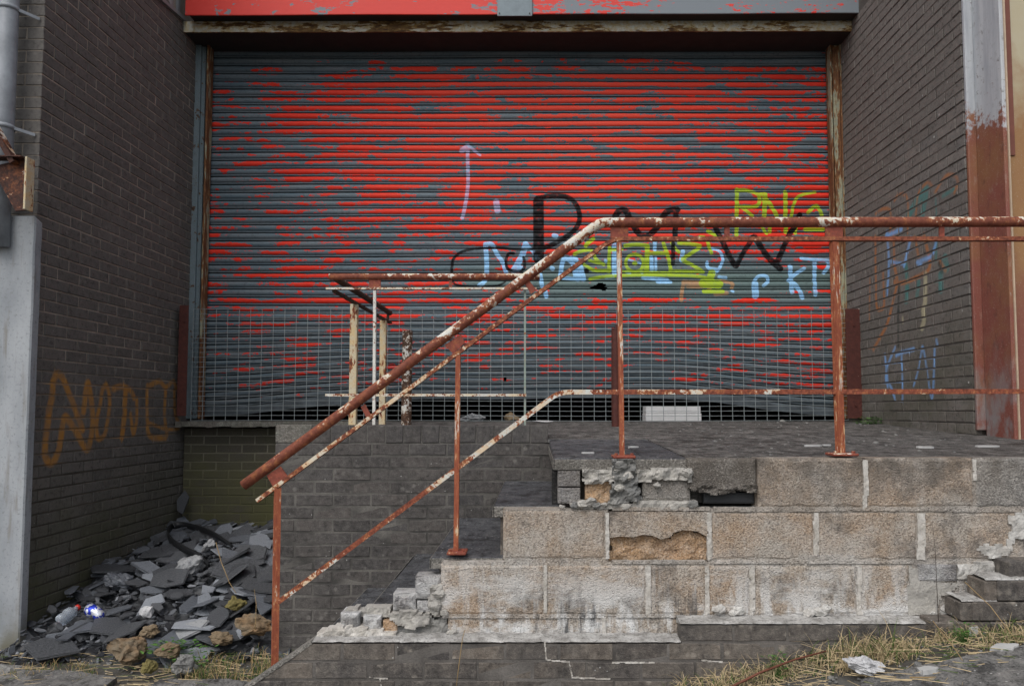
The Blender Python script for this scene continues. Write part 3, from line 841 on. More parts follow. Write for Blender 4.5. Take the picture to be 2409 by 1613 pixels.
def m_shutter():
    m = Mat('painted shutter')
    p = m.pos()
    n1 = m.noise(m.vm(p, (2.5, 0, 12.0)), 1.0, 3, 0.5)
    n2 = m.noise(m.vm(p, (14, 0, 30), (4, 0, 0)), 1.0, 4, 0.65)
    n3 = m.noise(m.vm(p, (45, 0, 90), (0, 3, 0)), 1.0, 3, 0.6)
    f = m.math('ADD', m.math('ADD', m.math('MULTIPLY', n1, 0.56), m.math('MULTIPLY', n2, 0.32)), m.math('MULTIPLY', n3, 0.12))
    red = m.mr(m.math('SUBTRACT', m.attr('red_limit'), f), -0.004, 0.004)
    g = m.mix(m.mr(m.noise(m.vm(p, (1.2, 0, 12)), 1.3, 4), 0.35, 0.65), (0.105, 0.152, 0.185, 1), (0.165, 0.19, 0.21, 1))
    g = m.mix(m.attr('teal_wash'), g, (0.135, 0.20, 0.19, 1))
    g = m.mix(m.mr(m.noise(p, 40, 3), 0.55, 0.7, 0, 0.4), g, (0.05, 0.055, 0.06, 1))
    rc = m.mix(m.mr(n2, 0.35, 0.65), (0.70, 0.030, 0.016, 1), (0.78, 0.048, 0.026, 1))
    rc = m.mix(m.attr('centre_bright'), rc, (0.80, 0.095, 0.06, 1))
    rc = m.mix(m.mr(n3, 0.58, 0.72, 0, 0.5), rc, (0.40, 0.06, 0.04, 1))
    c = m.mix(red, g, rc)
    c = m.mix(m.math('MULTIPLY', m.attr('grime_shade'), m.mr(n2, 0.3, 0.6, 0.7, 1.0)), c, (0.012, 0.013, 0.014, 1))
    c = m.spray(c, [('tag_orange', (0.62, 0.32, 0.13, 1), 0.6), ('tag_blue', (0.33, 0.62, 0.93, 1), 0.92), ('tag_pale', (0.50, 0.58, 0.86, 1), 0.58), ('tag_lime', (0.40, 0.56, 0.03, 1), 0.92), ('tag_black', (0.006, 0.006, 0.007, 1), 0.985)])
    return m.done(c, m.mr(n2, 0.3, 0.7, 0.55, 0.72), m.bump(m.math('ADD', red, n3), 0.25, 0.002), 0, 0.22)


M_shutter = m_shutter()


def m_fascia():
    m = Mat('fascia paint')
    p = m.pos()
    n = m.noise(m.vm(p, (1.5, 0, 5)), 1.6, 5, 0.6)
    n2 = m.noise(m.vm(p, (6, 0, 16), (3, 0, 0)), 2.2, 5, 0.65)
    x = m.sep(p)[0]
    lim = m.mr(x, -2.4, 2.0, 0.585, 0.475)
    lim = m.math('SUBTRACT', lim, m.mr(m.math('ABSOLUTE', m.math('SUBTRACT', x, 1.3)), 0.0, 1.2, 0.06, 0.0))
    f = m.math('ADD', m.math('MULTIPLY', n, 0.6), m.math('MULTIPLY', n2, 0.4))
    chips = m.mr(m.noise(m.vm(p, (10, 0, 14), (6, 0, 1)), 1.0, 4, 0.6), 0.58, 0.66, 0, 0.14)
    f = m.math('ADD', f, m.math('MULTIPLY', chips, m.mr(x, -1.6, -2.3)))
    red = m.mr(m.math('SUBTRACT', lim, f), -0.006, 0.006)
    c = m.mix(red, (0.19, 0.215, 0.24, 1), m.mix(n2, (0.62, 0.030, 0.02, 1), (0.72, 0.065, 0.05, 1)))
    return m.done(c, m.mr(n2, 0.3, 0.7, 0.45, 0.62), m.bump(red, 0.2, 0.002), 0, 0.35)


M_fascia = m_fascia()


def plain(name, c, rough=0.6, var=0.25, sc=8, metal=0.0, spec=0.4, bump=0.15):
    m = Mat(name)
    n = m.noise(m.pos(), sc, 5, 0.65)
    d = tuple(k * (1 - var) for k in c[:3]) + (1,)
    n2 = m.noise(m.pos(), sc * 9, 3)
    return m.done(m.mix(m.mr(n, 0.35, 0.65), c, d), rough, m.bump(n2, bump, 0.004), metal, spec)


M_plate = plain('grey cover plate', (0.21, 0.26, 0.29, 1), 0.5)
M_dark_soffit = plain('dark soffit', (0.035, 0.03, 0.028, 1), 0.9)
M_inside = plain('warehouse inside', (0.012, 0.012, 0.012, 1), 0.95)  # near-black so the room reads as unlit; the darkness is in the colour
M_clad = plain('grey cladding', (0.26, 0.265, 0.27, 1), 0.6)
M_pipe = plain('drain pipe plastic', (0.31, 0.335, 0.365, 1), 0.5, 0.35)
M_hose = plain('black rubber', (0.016, 0.017, 0.019, 1), 0.5, 0.3)
M_screw = plain('screw steel', (0.03, 0.03, 0.03, 1), 0.5)
M_box = plain('white polystyrene', (0.66, 0.66, 0.66, 1), 0.8, 0.15)
M_rag = plain('grey plastic sheet', (0.25, 0.26, 0.27, 1), 0.5)
M_black_brick = plain('blackened brick', (0.045, 0.048, 0.052, 1), 0.7)
M_white_stone = plaster('broken white plaster', (0.62, 0.62, 0.62, 1), (0.44, 0.44, 0.45, 1), (0.20, 0.20, 0.21, 1), 0.8)
M_lime = plain('white paint splash', (0.50, 0.50, 0.49, 1), 0.8)


def m_pillar_l():
    m = Mat('left pillar render')
    p = m.pos()
    n = m.noise(m.vm(p, (2.2, 2.2, 0.8)), 2.2, 5, 0.6)
    c = m.mix(m.mr(n, 0.34, 0.66), (0.25, 0.27, 0.29, 1), (0.38, 0.40, 0.42, 1))
    n2 = m.noise(p, 120, 3)
    c = m.mix(m.mr(m.noise(p, 45, 5, 0.75), 0.54, 0.66, 0, 0.6), c, (0.15, 0.15, 0.145, 1))
    z = m.sep(p)[2]
    f = m.math('MULTIPLY', m.mr(z, 0.0, 0.30, 1, 0), m.mr(m.noise(p, 8, 4), 0.35, 0.6))
    c = m.mix(f, c, (0.13, 0.12, 0.075, 1))
    st = m.noise(m.vm(p, (16, 16, 2), (2, 2, 2)), 1.4, 4)
    c = m.mix(m.mr(st, 0.55, 0.70, 0, 0.6), c, (0.19, 0.17, 0.14, 1))
    return m.done(c, 0.8, m.bump(n2, 0.25, 0.004))


M_pillar_l = m_pillar_l()


def m_pillar_r(cream):
    m = Mat('right pillar paint cream' if cream else 'right pillar paint')
    p = m.pos()
    z = m.sep(p)[2]
    n = m.noise(p, 3.0, 4, 0.6)
    n2 = m.noise(p, 26, 5, 0.7)
    if cream:
        up = m.mix(n, (0.40, 0.33, 0.19, 1), (0.50, 0.46, 0.35, 1))
        lim = m.math('ADD', z, m.math('MULTIPLY', n, -1.6))
        c = m.mix(m.mr(lim, EYE + 0.95, EYE + 1.35), m.mix(n2, (0.33, 0.19, 0.075, 1), (0.27, 0.13, 0.06, 1)), up)
        c = m.mix(m.mr(m.math('ADD', z, m.math('MULTIPLY', n, -1.2)), EYE - 0.1, EYE + 0.35, 1, 0), c, (0.225, 0.078, 0.055, 1))
    else:
        st = m.noise(m.vm(p, (9, 9, 1.0)), 1.7, 5, 0.7)
        up = m.mix(m.mr(st, 0.36, 0.64), (0.36, 0.38, 0.41, 1), (0.50, 0.52, 0.54, 1))
        up = m.mix(m.math('MULTIPLY', m.mr(n2, 0.55, 0.66), m.mr(st, 0.45, 0.62)), up, (0.12, 0.10, 0.085, 1))
        red = m.mix(m.mr(n, 0.4, 0.65), (0.225, 0.075, 0.055, 1), (0.25, 0.115, 0.055, 1))
        chip = m.noise(m.vm(p, (1, 1, 0.35), (3, 1, 4)), 22, 6, 0.75)
        red = m.mix(m.mr(chip, 0.56, 0.66, 0, 0.65), red, (0.11, 0.05, 0.035, 1))
        red = m.mix(m.mr(chip, 0.42, 0.36, 0, 0.45), red, (0.32, 0.22, 0.17, 1))
        lim = m.math('ADD', m.math('ADD', z, m.math('MULTIPLY', n, -0.9)), m.math('MULTIPLY', n2, -0.5))
        c = m.mix(m.mr(lim, EYE + 1.10, EYE + 1.18), red, up)
        wn_ = m.noise(m.vm(p, (2, 2, 1), (9, 4, 2)), 3.0, 5, 0.7)
        low = m.math('MULTIPLY', m.mr(z, EYE - 0.1, EYE + 0.5, 1, 0), m.mr(wn_, 0.46, 0.6))
        c = m.mix(m.math('MULTIPLY', low, 0.85), c, (0.25, 0.25, 0.25, 1))
    c = m.mix(m.mr(m.noise(p, 130, 2), 0.62, 0.72, 0, 0.4), c, (0.45, 0.42, 0.38, 1))
    return m.done(c, 0.6, m.bump(n2, 0.3, 0.004), 0, 0.4)


M_pillar_r = m_pillar_r(False)
M_pillar_rc = m_pillar_r(True)
M_angle = plain('red brown angle bead', (0.20, 0.068, 0.045, 1), 0.6)
M_angle_pale = plain('worn angle edge', (0.55, 0.42, 0.30, 1), 0.6)


def m_grass(name, dry, green, amt):
    m = Mat(name)
    g = m.attr('tone')
    c = m.ramp(g, [(0.0, green), (amt, tuple(k * 1.35 for k in green)), (min(amt + 0.08, 0.9), dry), (1.0, tuple(min(1, k * 1.5) for k in dry))])
    m.b.inputs['Subsurface Weight'].default_value = 0.0
    return m.done(c, 0.75, None, 0, 0.25)


M_grass_dry = m_grass('dry grass', (0.34, 0.265, 0.155), (0.055, 0.085, 0.02), 0.22)
M_grass_mix = m_grass('mixed grass', (0.28, 0.20, 0.10), (0.05, 0.085, 0.02), 0.4)
M_leaf = m_grass('weed leaf', (0.07, 0.15, 0.03), (0.04, 0.10, 0.02), 0.5)

# ------------------------------------------------------------------ ground and platform
XL, XR = -3.126, 2.79                 # faces of the two side walls
Y_L, Y_R, Y_B = 4.46, 4.62, 6.41      # near ends of the walls, the wall under the shutter
Y_FL, Y_BL, Y_PL = 4.34, 3.13, 3.05   # flank wall, block wall, plinth
GX = [-40, -3.2, -2.0, -1.0, -0.3, 0.2, 0.68, 1.39, 2.0, 3.0, 6.0, 40]
GZ = [0.0, 0.02, 0.03, 0.04, 0.10, 0.20, 0.335, 0.485, 0.575, 0.70, 0.9, 1.0]


def ground_z(x, y):
    z = float(np.interp(x, GX, GZ))
    if y > 3.6:                        # behind the plinth it stays low
        k = min(1, (y - 3.6) / 0.6)
        z = z * (1 - k) + 0.02 * k
    if y < 2.4:
        k = min(1, (2.4 - y) / 6)
        z = z * (1 - 0.5 * k)
    return z


def build_ground():
    xs = sorted(set([-70, -40, -20, -10, -6] + list(np.arange(-4, 4.01, 0.08)) + [5, 6, 8, 12, 25, 45, 70]))
    ys = sorted(set([-70, -40, -20, -10, -5, -2] + list(np.arange(0, 7.0, 0.08)) + [8, 12, 25, 45, 70]))
    V, Fc = [], []
    for y in ys:
        for x in xs:
            d = 0.012 * mnoise.fractal(Vector((x * 3, y * 3, 0)), 1, 2, 3) if abs(x) < 5 and -1 < y < 7 else 0
            V.append((x, y, ground_z(x, y) + d))
    n = len(xs)
    for j in range(len(ys) - 1):
        for i in range(n - 1):
            Fc.append((j * n + i, j * n + i + 1, (j + 1) * n + i + 1, (j + 1) * n + i))
    o = solid('ground', V, Fc, M_ground, None, True)
    tag(o, kind='structure')
    return o


build_ground()


def apron(name, pts, th, mat):
    """a paving slab with an irregular outline laid on the sloping ground"""
    V = [(x, y, ground_z(x, y) + 0.028) for x, y in pts] + [(x, y, ground_z(x, y) - th) for x, y in pts]
    n = len(pts)
    c = len(V)
    cx, cy = sum(p[0] for p in pts) / n, sum(p[1] for p in pts) / n
    V.append((cx, cy, ground_z(cx, cy) + 0.03))
    Fc = [(i, (i + 1) % n, c) for i in range(n)] + [(i, i + n, (i + 1) % n + n, (i + 1) % n) for i in range(n)]
    return tag(solid(name, V, Fc, mat), kind='structure')


def dense(pts, st=0.12, jit=0.012):
    out = []
    for (a, b) in zip(pts, pts[1:] + pts[:1]):
        L = math.hypot(b[0] - a[0], b[1] - a[1])
        k = max(1, int(L / st))
        for i in range(k):
            t = i / k
            out.append((a[0] + (b[0] - a[0]) * t + random.uniform(-jit, jit), a[1] + (b[1] - a[1]) * t + random.uniform(-jit, jit)))
    return out


apron('pavement', dense([(1.02, 2.3), (2.9, 2.3), (2.9, 2.86), (2.2, 2.80), (1.75, 2.74), (1.18, 2.70)]), 0.1, M_apron)
apron('pavement', dense([(0.4, 2.2), (0.99, 2.2), (1.12, 2.66), (0.86, 2.68), (0.55, 2.66)]), 0.1, M_apron)
apron('pavement', dense([(-2.05, 3.0), (-1.2, 3.0), (-1.25, 3.72), (-1.6, 3.86), (-1.95, 3.84)]), 0.1, M_apron)
apron('pavement', dense([(-3.6, 3.2), (-2.1, 3.2), (-2.2, 3.88), (-2.6, 4.0), (-3.1, 4.02), (-3.6, 4.0)]), 0.1, M_apron)

PY_ = [3.13, 4.0, 4.6, 6.2, 7.2]
PZ_ = [EYE - 0.208, EYE - 0.188, EYE - 0.158, EYE - 0.10, EYE - 0.098]


def plat_z(y):
    return float(np.interp(y, PY_, PZ_))


def build_platform():
    V, Fc = [], []
    ys = list(np.arange(3.23, 7.0, 0.06))
    x_end = 6.0

    def strip(x0, x1, y0, y1):
        xs = list(np.linspace(x0, x1, max(2, int((x1 - x0) / 0.08))))
        yy = [y0] + [y for y in ys if y0 + 0.01 < y < y1 - 0.01] + [y1]
        b = len(V)
        for y in yy:
            for x in xs:
                d = 0.004 * mnoise.fractal(Vector((x * 4, y * 4, 2)), 1, 2, 3)
                V.append((x, y, plat_z(y) + d))
        n = len(xs)
        for j in range(len(yy) - 1):
            for i in range(n - 1):
                Fc.append((b + j * n + i, b + j * n + i + 1, b + (j + 1) * n + i + 1, b + (j + 1) * n + i))
        # skirts at the front and left
        for j0 in ((0,) if y0 < 4 else ()):
            for i in range(n - 1):
                k = len(V)
                a, c = b + i, b + i + 1
                V.append((V[a][0], V[a][1], V[a][2] - 0.2)); V.append((V[c][0], V[c][1], V[c][2] - 0.2))
                Fc.append((a, k, k + 1, c))
        if y0 < 4.3:
            for j in range(len(yy) - 1):
                k = len(V)
                a, c = b + j * n, b + (j + 1) * n
                V.append((V[a][0], V[a][1], V[a][2] - 0.1)); V.append((V[c][0], V[c][1], V[c][2] - 0.1))
                Fc.append((c, k + 1, k, a))
    strip(0.665, x_end, 3.225, 4.345)
    strip(-1.50, x_end, 4.345, 6.95)
    strip(XL + 0.01, -1.50, 6.26, 6.95)
    return tag(solid('platform', V, Fc, M_platform), kind='structure')


platform = build_platform()
# concrete sill in front of the shutter
g = Geo()
V = []
nseg = 30
for i in range(nseg):
    xa, xb = XL + 0.015 + (-1.50 - XL - 0.015) * i / nseg, XL + 0.015 + (-1.50 - XL - 0.015) * (i + 1) / nseg
    g.box(xa, xb, 6.235 + random.uniform(0, 0.006), 6.40, EYE - 0.142 + random.uniform(-0.006, 0.006), EYE - 0.094)
tag(g.make('concrete_sill', M_coping, None, False, (XL, 6.3, EYE - 0.15)), 'grey concrete sill edge under the mesh panel at the left', 'sill')

# white paint marks spilled on the platform
for (px, py, w, h) in [(1912, 1051, 46, 5), (2320, 1053, 60, 6), (2176, 1026, 40, 4), (1385, 1018, 34, 2.5), (1490, 1055, 26, 2.5), (1945, 1008, 22, 2.5)]:
    c = at_z(px, py, plat_z(4.0))
    c = at_z(px, py, plat_z(c.y))
    k = c.y / F
    pts = []
    for i in range(12):
        a = i / 12 * 2 * math.pi
        rr = random.uniform(0.7, 1.1)
        pts.append((c.x + math.cos(a) * w / 2 * k * rr, c.y + math.sin(a) * h * k * 4.2 * rr * 0.5))
    V = [(x, y, plat_z(y) + 0.009) for x, y in pts] + [(x, y, plat_z(y) - 0.01) for x, y in pts]
    solid('lime_mark', V, [tuple(range(12))] + [(i, i + 12, (i + 1) % 12 + 12, (i + 1) % 12) for i in range(12)], M_lime, platform)

# ------------------------------------------------------------------ brickwork
BL, BH, BJ = 0.215, 0.065, 0.010


def brick_mesh(x0, x1, z0, z1, depth, mat, bev=0.003, jit=0.0015, name='brick', y0=0.0):
    g = Geo()
    J = lambda: random.uniform(-jit, jit)
    o = [(x0 + J(), z0 + J()), (x1 + J(), z0 + J()), (x1 + J(), z1 + J()), (x0 + J(), z1 + J())]
    i = [(o[0][0] + bev, o[0][1] + bev), (o[1][0] - bev, o[1][1] + bev), (o[2][0] - bev, o[2][1] - bev), (o[3][0] + bev, o[3][1] - bev)]
    V = [(x, y0 + J(), z) for x, z in i] + [(x, y0 + bev, z) for x, z in o] + [(x, y0 + depth, z) for x, z in o]
    Fc = [(0, 1, 2, 3)]
    for k in range(4):
        k2 = (k + 1) % 4
        Fc += [(k, k + 4, k2 + 4, k2), (k + 4, k + 8, k2 + 8, k2 + 4)]
    return mk_mesh(name, V, Fc, mat)


def clip(poly, keep):
    """keep = list of (a, b, c): a*x + b*z <= c"""
    for (a, b, c) in keep:
        out = []
        for p, q in zip(poly, poly[1:] + poly[:1]):
            dp, dq = a * p[0] + b * p[1] - c, a * q[0] + b * q[1] - c
            if dp <= 0: out.append(p)
            if (dp < 0 < dq) or (dq < 0 < dp):
                t = dp / (dp - dq)
                out.append((p[0] + (q[0] - p[0]) * t, p[1] + (q[1] - p[1]) * t))
        poly = out
        if len(poly) < 3:
            return []
    return poly


def poly_brick(poly, depth, mat, bev=0.004):
    cx, cz = sum(p[0] for p in poly) / len(poly), sum(p[1] for p in poly) / len(poly)
    n = len(poly)
    inn = []
    for x, z in poly:
        d = math.hypot(x - cx, z - cz)
        k = max(0.0, 1 - bev * 1.4 / max(d, 1e-4))
        inn.append((cx + (x - cx) * k, cz + (z - cz) * k))
    V = [(x, random.uniform(-.001, .001), z) for x, z in inn] + [(x, bev, z) for x, z in poly] + [(x, depth, z) for x, z in poly]
    Fc = [tuple(range(n))]
    for k in range(n):
        k2 = (k + 1) % n
        Fc += [(k, k + n, k2 + n, k2), (k + n, k + 2 * n, k2 + 2 * n, k2 + n)]
    return mk_mesh('brick', V, Fc, mat)


def grid_brick(x0, x1, z0, z1, depth, mat, fields, to2d, cell=0.016):
    """a brick whose face carries spray paint: a fine face grid with the strokes' distances"""
    nx, nz = max(3, int((x1 - x0) / cell)), max(2, int((z1 - z0) / cell))
    b = 0.003
    V, Fc = [], []
    for j in range(nz + 1):
        for i in range(nx + 1):
            V.append((x0 + b + (x1 - x0 - 2 * b) * i / nx, 0.0, z0 + b + (z1 - z0 - 2 * b) * j / nz))
    for j in range(nz):
        for i in range(nx):
            a = j * (nx + 1) + i
            Fc.append((a, a + 1, a + nx + 2, a + nx + 1))
    k = len(V)
    for y in (b, depth):
        V += [(x0, y, z0), (x1, y, z0), (x1, y, z1), (x0, y, z1)]
    c = [0, nx, (nz + 1) * (nx + 1) - 1, nz * (nx + 1)]
    E = [list(range(0, nx + 1)), [nx + j * (nx + 1) for j in range(nz + 1)], [(nz + 1) * (nx + 1) - 1 - i for i in range(nx + 1)], [(nz - j) * (nx + 1) for j in range(nz + 1)]]
    for s in range(4):
        Fc.append(tuple(reversed(E[s])) + (k + s, k + (s + 1) % 4))
        Fc.append((k + s, k + s + 4, k + (s + 1) % 4 + 4, k + (s + 1) % 4))
    P = np.array([to2d(v[0], v[2]) for v in V])
    attrs = {'tag_' + n: stroke_field(P, st, 0.020) for n, st in fields.items()}
    if max(float(a.max()) for a in attrs.values()) < 0.3:
        return None
    return mk_mesh('brick', V, Fc, mat, False, attrs)


def joined(name, meshes_locs, mat, parent):
    V, Fc = [], []
    for me, loc in meshes_locs:
        n = len(V)
        V += [(v.co.x + loc[0], v.co.y + loc[1], v.co.z + loc[2]) for v in me.vertices]
        Fc += [tuple(i + n for i in p.vertices) for p in me.polygons]
    o = put(name, mk_mesh(name, V, Fc, mat), parent)
    tag(o, kind='stuff')
    return o


def side_wall(name, label, loc, rz, length, z_low, z_seen, z_top, mat, mortar, groove, first, fields, to2d, prefer, quoin, thick=0.24, jit=0.0015, flush=None):
    """a running-bond wall; local x along it, y into it; first = x of the first course's offset"""
    w = thing(name, label, 'wall', loc, rz)
    full = [brick_mesh(0, BL, 0, BH, 0.05, mat, jit=jit) for _ in range(6)]
    half = [brick_mesh(0, 0.1025, 0, BH, 0.05, mat, jit=jit) for _ in range(4)]
    items = []
    nrow = int((z_seen - z_low) / 0.075)
    for r in range(nrow):
        z = z_low + r * 0.075
        off = 0.0 if r % 2 else -0.1125
        x = off + first
        while x < length:
            a, b = max(x, 0.0), min(x + BL, length)
            if b - a > 0.03:
                items.append((a, b, z, r))
            x += BL + BJ
    items.sort(key=lambda t: prefer(t[0], t[2]))
    rest = []
    for k, (a, b, z, r) in enumerate(items):
        dep = 0.05
        if quoin and a < 0.001:
            dep = 0.1025 if b - a > 0.15 else 0.215
        me = None
        if fields and k < 300:
            me = grid_brick(a, b, z, z + BH, dep, mat, fields, to2d)
            if me: 
                put('brick', me, w, (0, random.uniform(-.0015, .0015), 0))
                continue
        if dep > 0.06 or (b - a < BL - 0.002 and abs(b - a - 0.1025) > 0.002):
            me, l = brick_mesh(a, b, z, z + BH, dep, mat, jit=jit), (0, random.uniform(-.0015, .0015), 0)
        elif b - a > 0.2:
            me, l = random.choice(full), (a, random.uniform(-.002, .002), z)
        else:
            me, l = random.choice(half), (a, random.uniform(-.002, .002), z)
        if k < 300:
            put('brick', me, w, l)
        else:
            rest.append((me, l))
    if rest:
        joined('brick_courses', rest, mat, w)
    return w, nrow


# --- left wall, facing right; local x runs away from the camera
def left2d(x, z):
    return (Y_L + x, z)


k_l = 5.3 / F
left_tags = tag_plane(LEFT_TAG, lambda a, b: (lambda p: (p.y, p.z))(at_x(a, b, XL)), k_l)
LW, nr = side_wall('brick_wall', 'dark brick side wall left of the shutter with orange spray lettering', (XL, Y_L, 0), math.pi / 2, 2.35, -0.02, EYE + 3.5, 6, M_left_brick, M_left_mortar, 0.003, 0.0, left_tags, left2d,
                   lambda x, z: abs(z - 1.2) + 0.15 * x, True)
# mortar bed of the left wall with the lettering running over it
nx, nz = 160, 170
V, Fc = [], []
for j in range(nz + 1):
    for i in range(nx + 1):
        V.append((2.35 * i / nx, 0.0045, -0.1 + 6.6 * j / nz if j > 0 else -0.1))
for j in range(nz):
    for i in range(nx):
        a = j * (nx + 1) + i
        Fc.append((a, a + 1, a + nx + 2, a + nx + 1))
P = np.array([left2d(v[0], v[2]) for v in V])
at_l = {'tag_' + n: stroke_field(P, st, 0.03) for n, st in left_tags.items()}
V = [(v[0] + 0.0045, v[1], v[2]) for v in V]
put('mortar_bed', mk_mesh('mortar_bed', V, Fc, M_left_mortar, False, at_l), LW)
g = Geo()
g.box(0.0045, 2.6, 0.006, 6.0, -0.1, 6.5)
put('wall_core', mk_mesh('wall_core', g.v, g.f, M_left_mortar), LW)
# end face of the left wall: stretcher and header ends next to the corner
Vr, Fr = [], []
for r in range(int((EYE + 3.5 + 0.02) / 0.075)):
    z = -0.02 + r * 0.075
    x = -(0.2275 if r % 2 == 0 else 0.115)
    for k in range(9):
        me = brick_mesh(x - BL, x, z, z + BH, 0.05, M_left_brick)
        if z > EYE + 0.9 and k == 0:
            put('brick', me, LW, (0, 0, 0), (0, 0, -math.pi / 2))
        else:
            b = len(Vr)
            Vr += [(v.co.y, -v.co.x, v.co.z) for v in me.vertices]
            Fr += [tuple(q + b for q in p.vertices) for p in me.polygons]
        x -= BL + BJ
tag(put('brick_courses', mk_mesh('brick_courses', Vr, Fr, M_left_brick), LW), kind='stuff')

# --- right wall, facing left; local x runs towards the camera
L_R = 6.75 - Y_R


def right2d(x, z):
    return (6.75 - x, z)


right_tags = tag_plane(RIGHT_TAG, lambda a, b: (lambda p: (p.y, p.z))(at_x(a, b, XR)), 5.3 / F)
RW, _ = side_wall('brick_wall', 'brown grey brick side wall right of the shutter with blue and orange graffiti', (XR, 6.75, 0), -math.pi / 2, L_R, EYE - 0.30, EYE + 3.5, 6, M_right_brick, M_right_mortar, 0.006, 0.02, right_tags, right2d,
                  lambda x, z: abs(z - 2.2) - 0.15 * x, False, jit=0.002)
nx, nz = 120, 200
V, Fc = [], []
for j in range(nz + 1):
    for i in range(nx + 1):
        V.append((L_R * i / nx, 0.0035, EYE - 0.4 + 5.4 * j / nz))
for j in range(nz):
    for i in range(nx):
        a = j * (nx + 1) + i
        Fc.append((a, a + 1, a + nx + 2, a + nx + 1))
put('mortar_bed', mk_mesh('mortar_bed', V, Fc, M_right_mortar), RW)
g = Geo()
g.box(0, L_R - 0.005, 0.010, 0.5, EYE - 0.6, 6.5)
put('wall_core', mk_mesh('wall_core', g.v, g.f, M_right_mortar), RW)


# --- walls that face the camera
def front_wall(name, label, x0, x1, Y, z_top, z_low, mat, mortar, off, rows_from_top=0.0, keep=(), groove=0.004, back=0.3, core=True, jit=0.0015, cat='wall'):
    w = thing(name, label, cat, (x0, Y, z_low))
    full = [brick_mesh(0, BL, 0, BH, 0.05, mat, jit=jit) for _ in range(6)]
    r = 0
    z = z_top - rows_from_top - BH
    while z > z_low - 0.05:
        x = x0 + off - (0.1125 if r % 2 else 0.0)
        while x > x0:
            x -= BL + BJ
        while x < x1:
            a, b = max(x, x0), min(x + BL, x1)
            if b - a > 0.03:
                poly = [(a, z), (b, z), (b, z + BH), (a, z + BH)]
                cp = clip(poly, keep) if keep else poly
                dy = random.uniform(-.002, .002)
                if len(cp) >= 3:
                    area = abs(sum(p[0] * q[1] - q[0] * p[1] for p, q in zip(cp, cp[1:] + cp[:1]))) / 2
                    if area > 0.0012:
                        if cp == poly and abs(b - a - BL) < 1e-6:
                            put('brick', random.choice(full), w, (a - x0, dy, z - z_low))
                        else:
                            put('brick', poly_brick([(p - x0, q - z_low) for p, q in cp], 0.05, mat), w, (0, dy, 0))
            x += BL + BJ
        z -= 0.075
        r += 1
    if core:
        g = Geo()
        cp = clip([(x0 + .002, z_low), (x1 - .002, z_low), (x1 - .002, z_top - rows_from_top - 0.001), (x0 + .002, z_top - rows_from_top - 0.001)], keep) if keep else [(x0 + .002, z_low), (x1 - .002, z_low), (x1 - .002, z_top - rows_from_top - 0.001), (x0 + .002, z_top - rows_from_top - 0.001)]
        g.prism([(a, b) for a, b in cp], Y + groove, Y + back)
        o = solid('wall_core', g.v, g.f, mortar, w)
    return w


BW = front_wall('brick_wall', 'mossy brick wall under the sill behind the slate heap', XL + 0.01, -1.45, Y_B, EYE - 0.155, 0.0, M_back_brick, M_back_mortar, 0.07)

# flank wall of the stairs, with a soldier course on top
FX0, FX1 = at(645, 1200, Y_FL).x, 0.40
FZT = at(900, 1000, Y_FL).z
FW = front_wall('brick_wall', 'dark grey brick flank wall behind the stairs and handrail', FX0, FX1, Y_FL, FZT, 0.0, M_flank_brick, M_flank_mortar, 0.13, 0.112, keep=[(1, 0.62, 0.12 + 0.62 * (FZT - 0.112))], groove=0.0022, back=0.22)
x = FX0
sold = [brick_mesh(0, 0.1025, 0, 0.103, 0.21, M_flank_brick) for _ in range(5)]
first = True
while x < at(1270, 1020, Y_FL).x - 0.05:
    if first:
        put('coping_block', brick_mesh(0, 0.215, 0, 0.103, 0.21, M_coping), FW, (0, -0.003, FZT - 0.103))
        x += 0.225
        first = False
        continue
    put('brick', random.choice(sold), FW, (x - FX0, random.uniform(-.002, .002), FZT - 0.103 + random.uniform(-.002, .0)))
    x += 0.1025 + BJ * 0.6
g = Geo()
g.box(FX0 + .003, x - 0.01, Y_FL + 0.004, Y_FL + 0.2, FZT - 0.115, FZT - 0.004)
solid('coping_core', g.v, g.f, M_flank_mortar, FW)

# plinth: low brick base in front, raked at its left end, one course higher on the right
PZ0 = at(1200, 1507, Y_PL).z
PZ1 = PZ0 + 0.075
PXL, PXS, PXR = at(735, 1507, Y_PL).x, at(1601, 1480, Y_PL).x, at(2300, 1460, Y_PL).x
sl_ = 0.69
rake = [(-sl_, 1.0, -sl_ * PXL + PZ0)]
PW = front_wall('brick_plinth', 'low dark brick base course along the foot of the steps with a raked left end', -1.75, PXR, Y_PL, PZ0, 0.0, M_plinth_brick, M_plinth_mortar, 0.05, 0.012, keep=rake, groove=0.0022, back=0.12, jit=0.0025, cat='brick base')
full = [brick_mesh(0, BL, 0, BH, 0.05, M_plinth_brick, jit=0.0025) for _ in range(5)]
x = PXS
while x < PXR - 0.1:
    b = min(BL, PXR - x)
    put('brick', random.choice(full) if b == BL else brick_mesh(0, b, 0, BH, 0.05, M_plinth_brick), PW, (x + 1.75, 0, PZ0 + 0.0))
    x += BL + BJ
g = Geo()
g.box(PXS + 0.004, PXR, Y_PL + 0.004, Y_PL + 0.12, PZ0 - 0.012, PZ1 - 0.012)
solid('wall_core', g.v, g.f, M_plinth_mortar, PW)


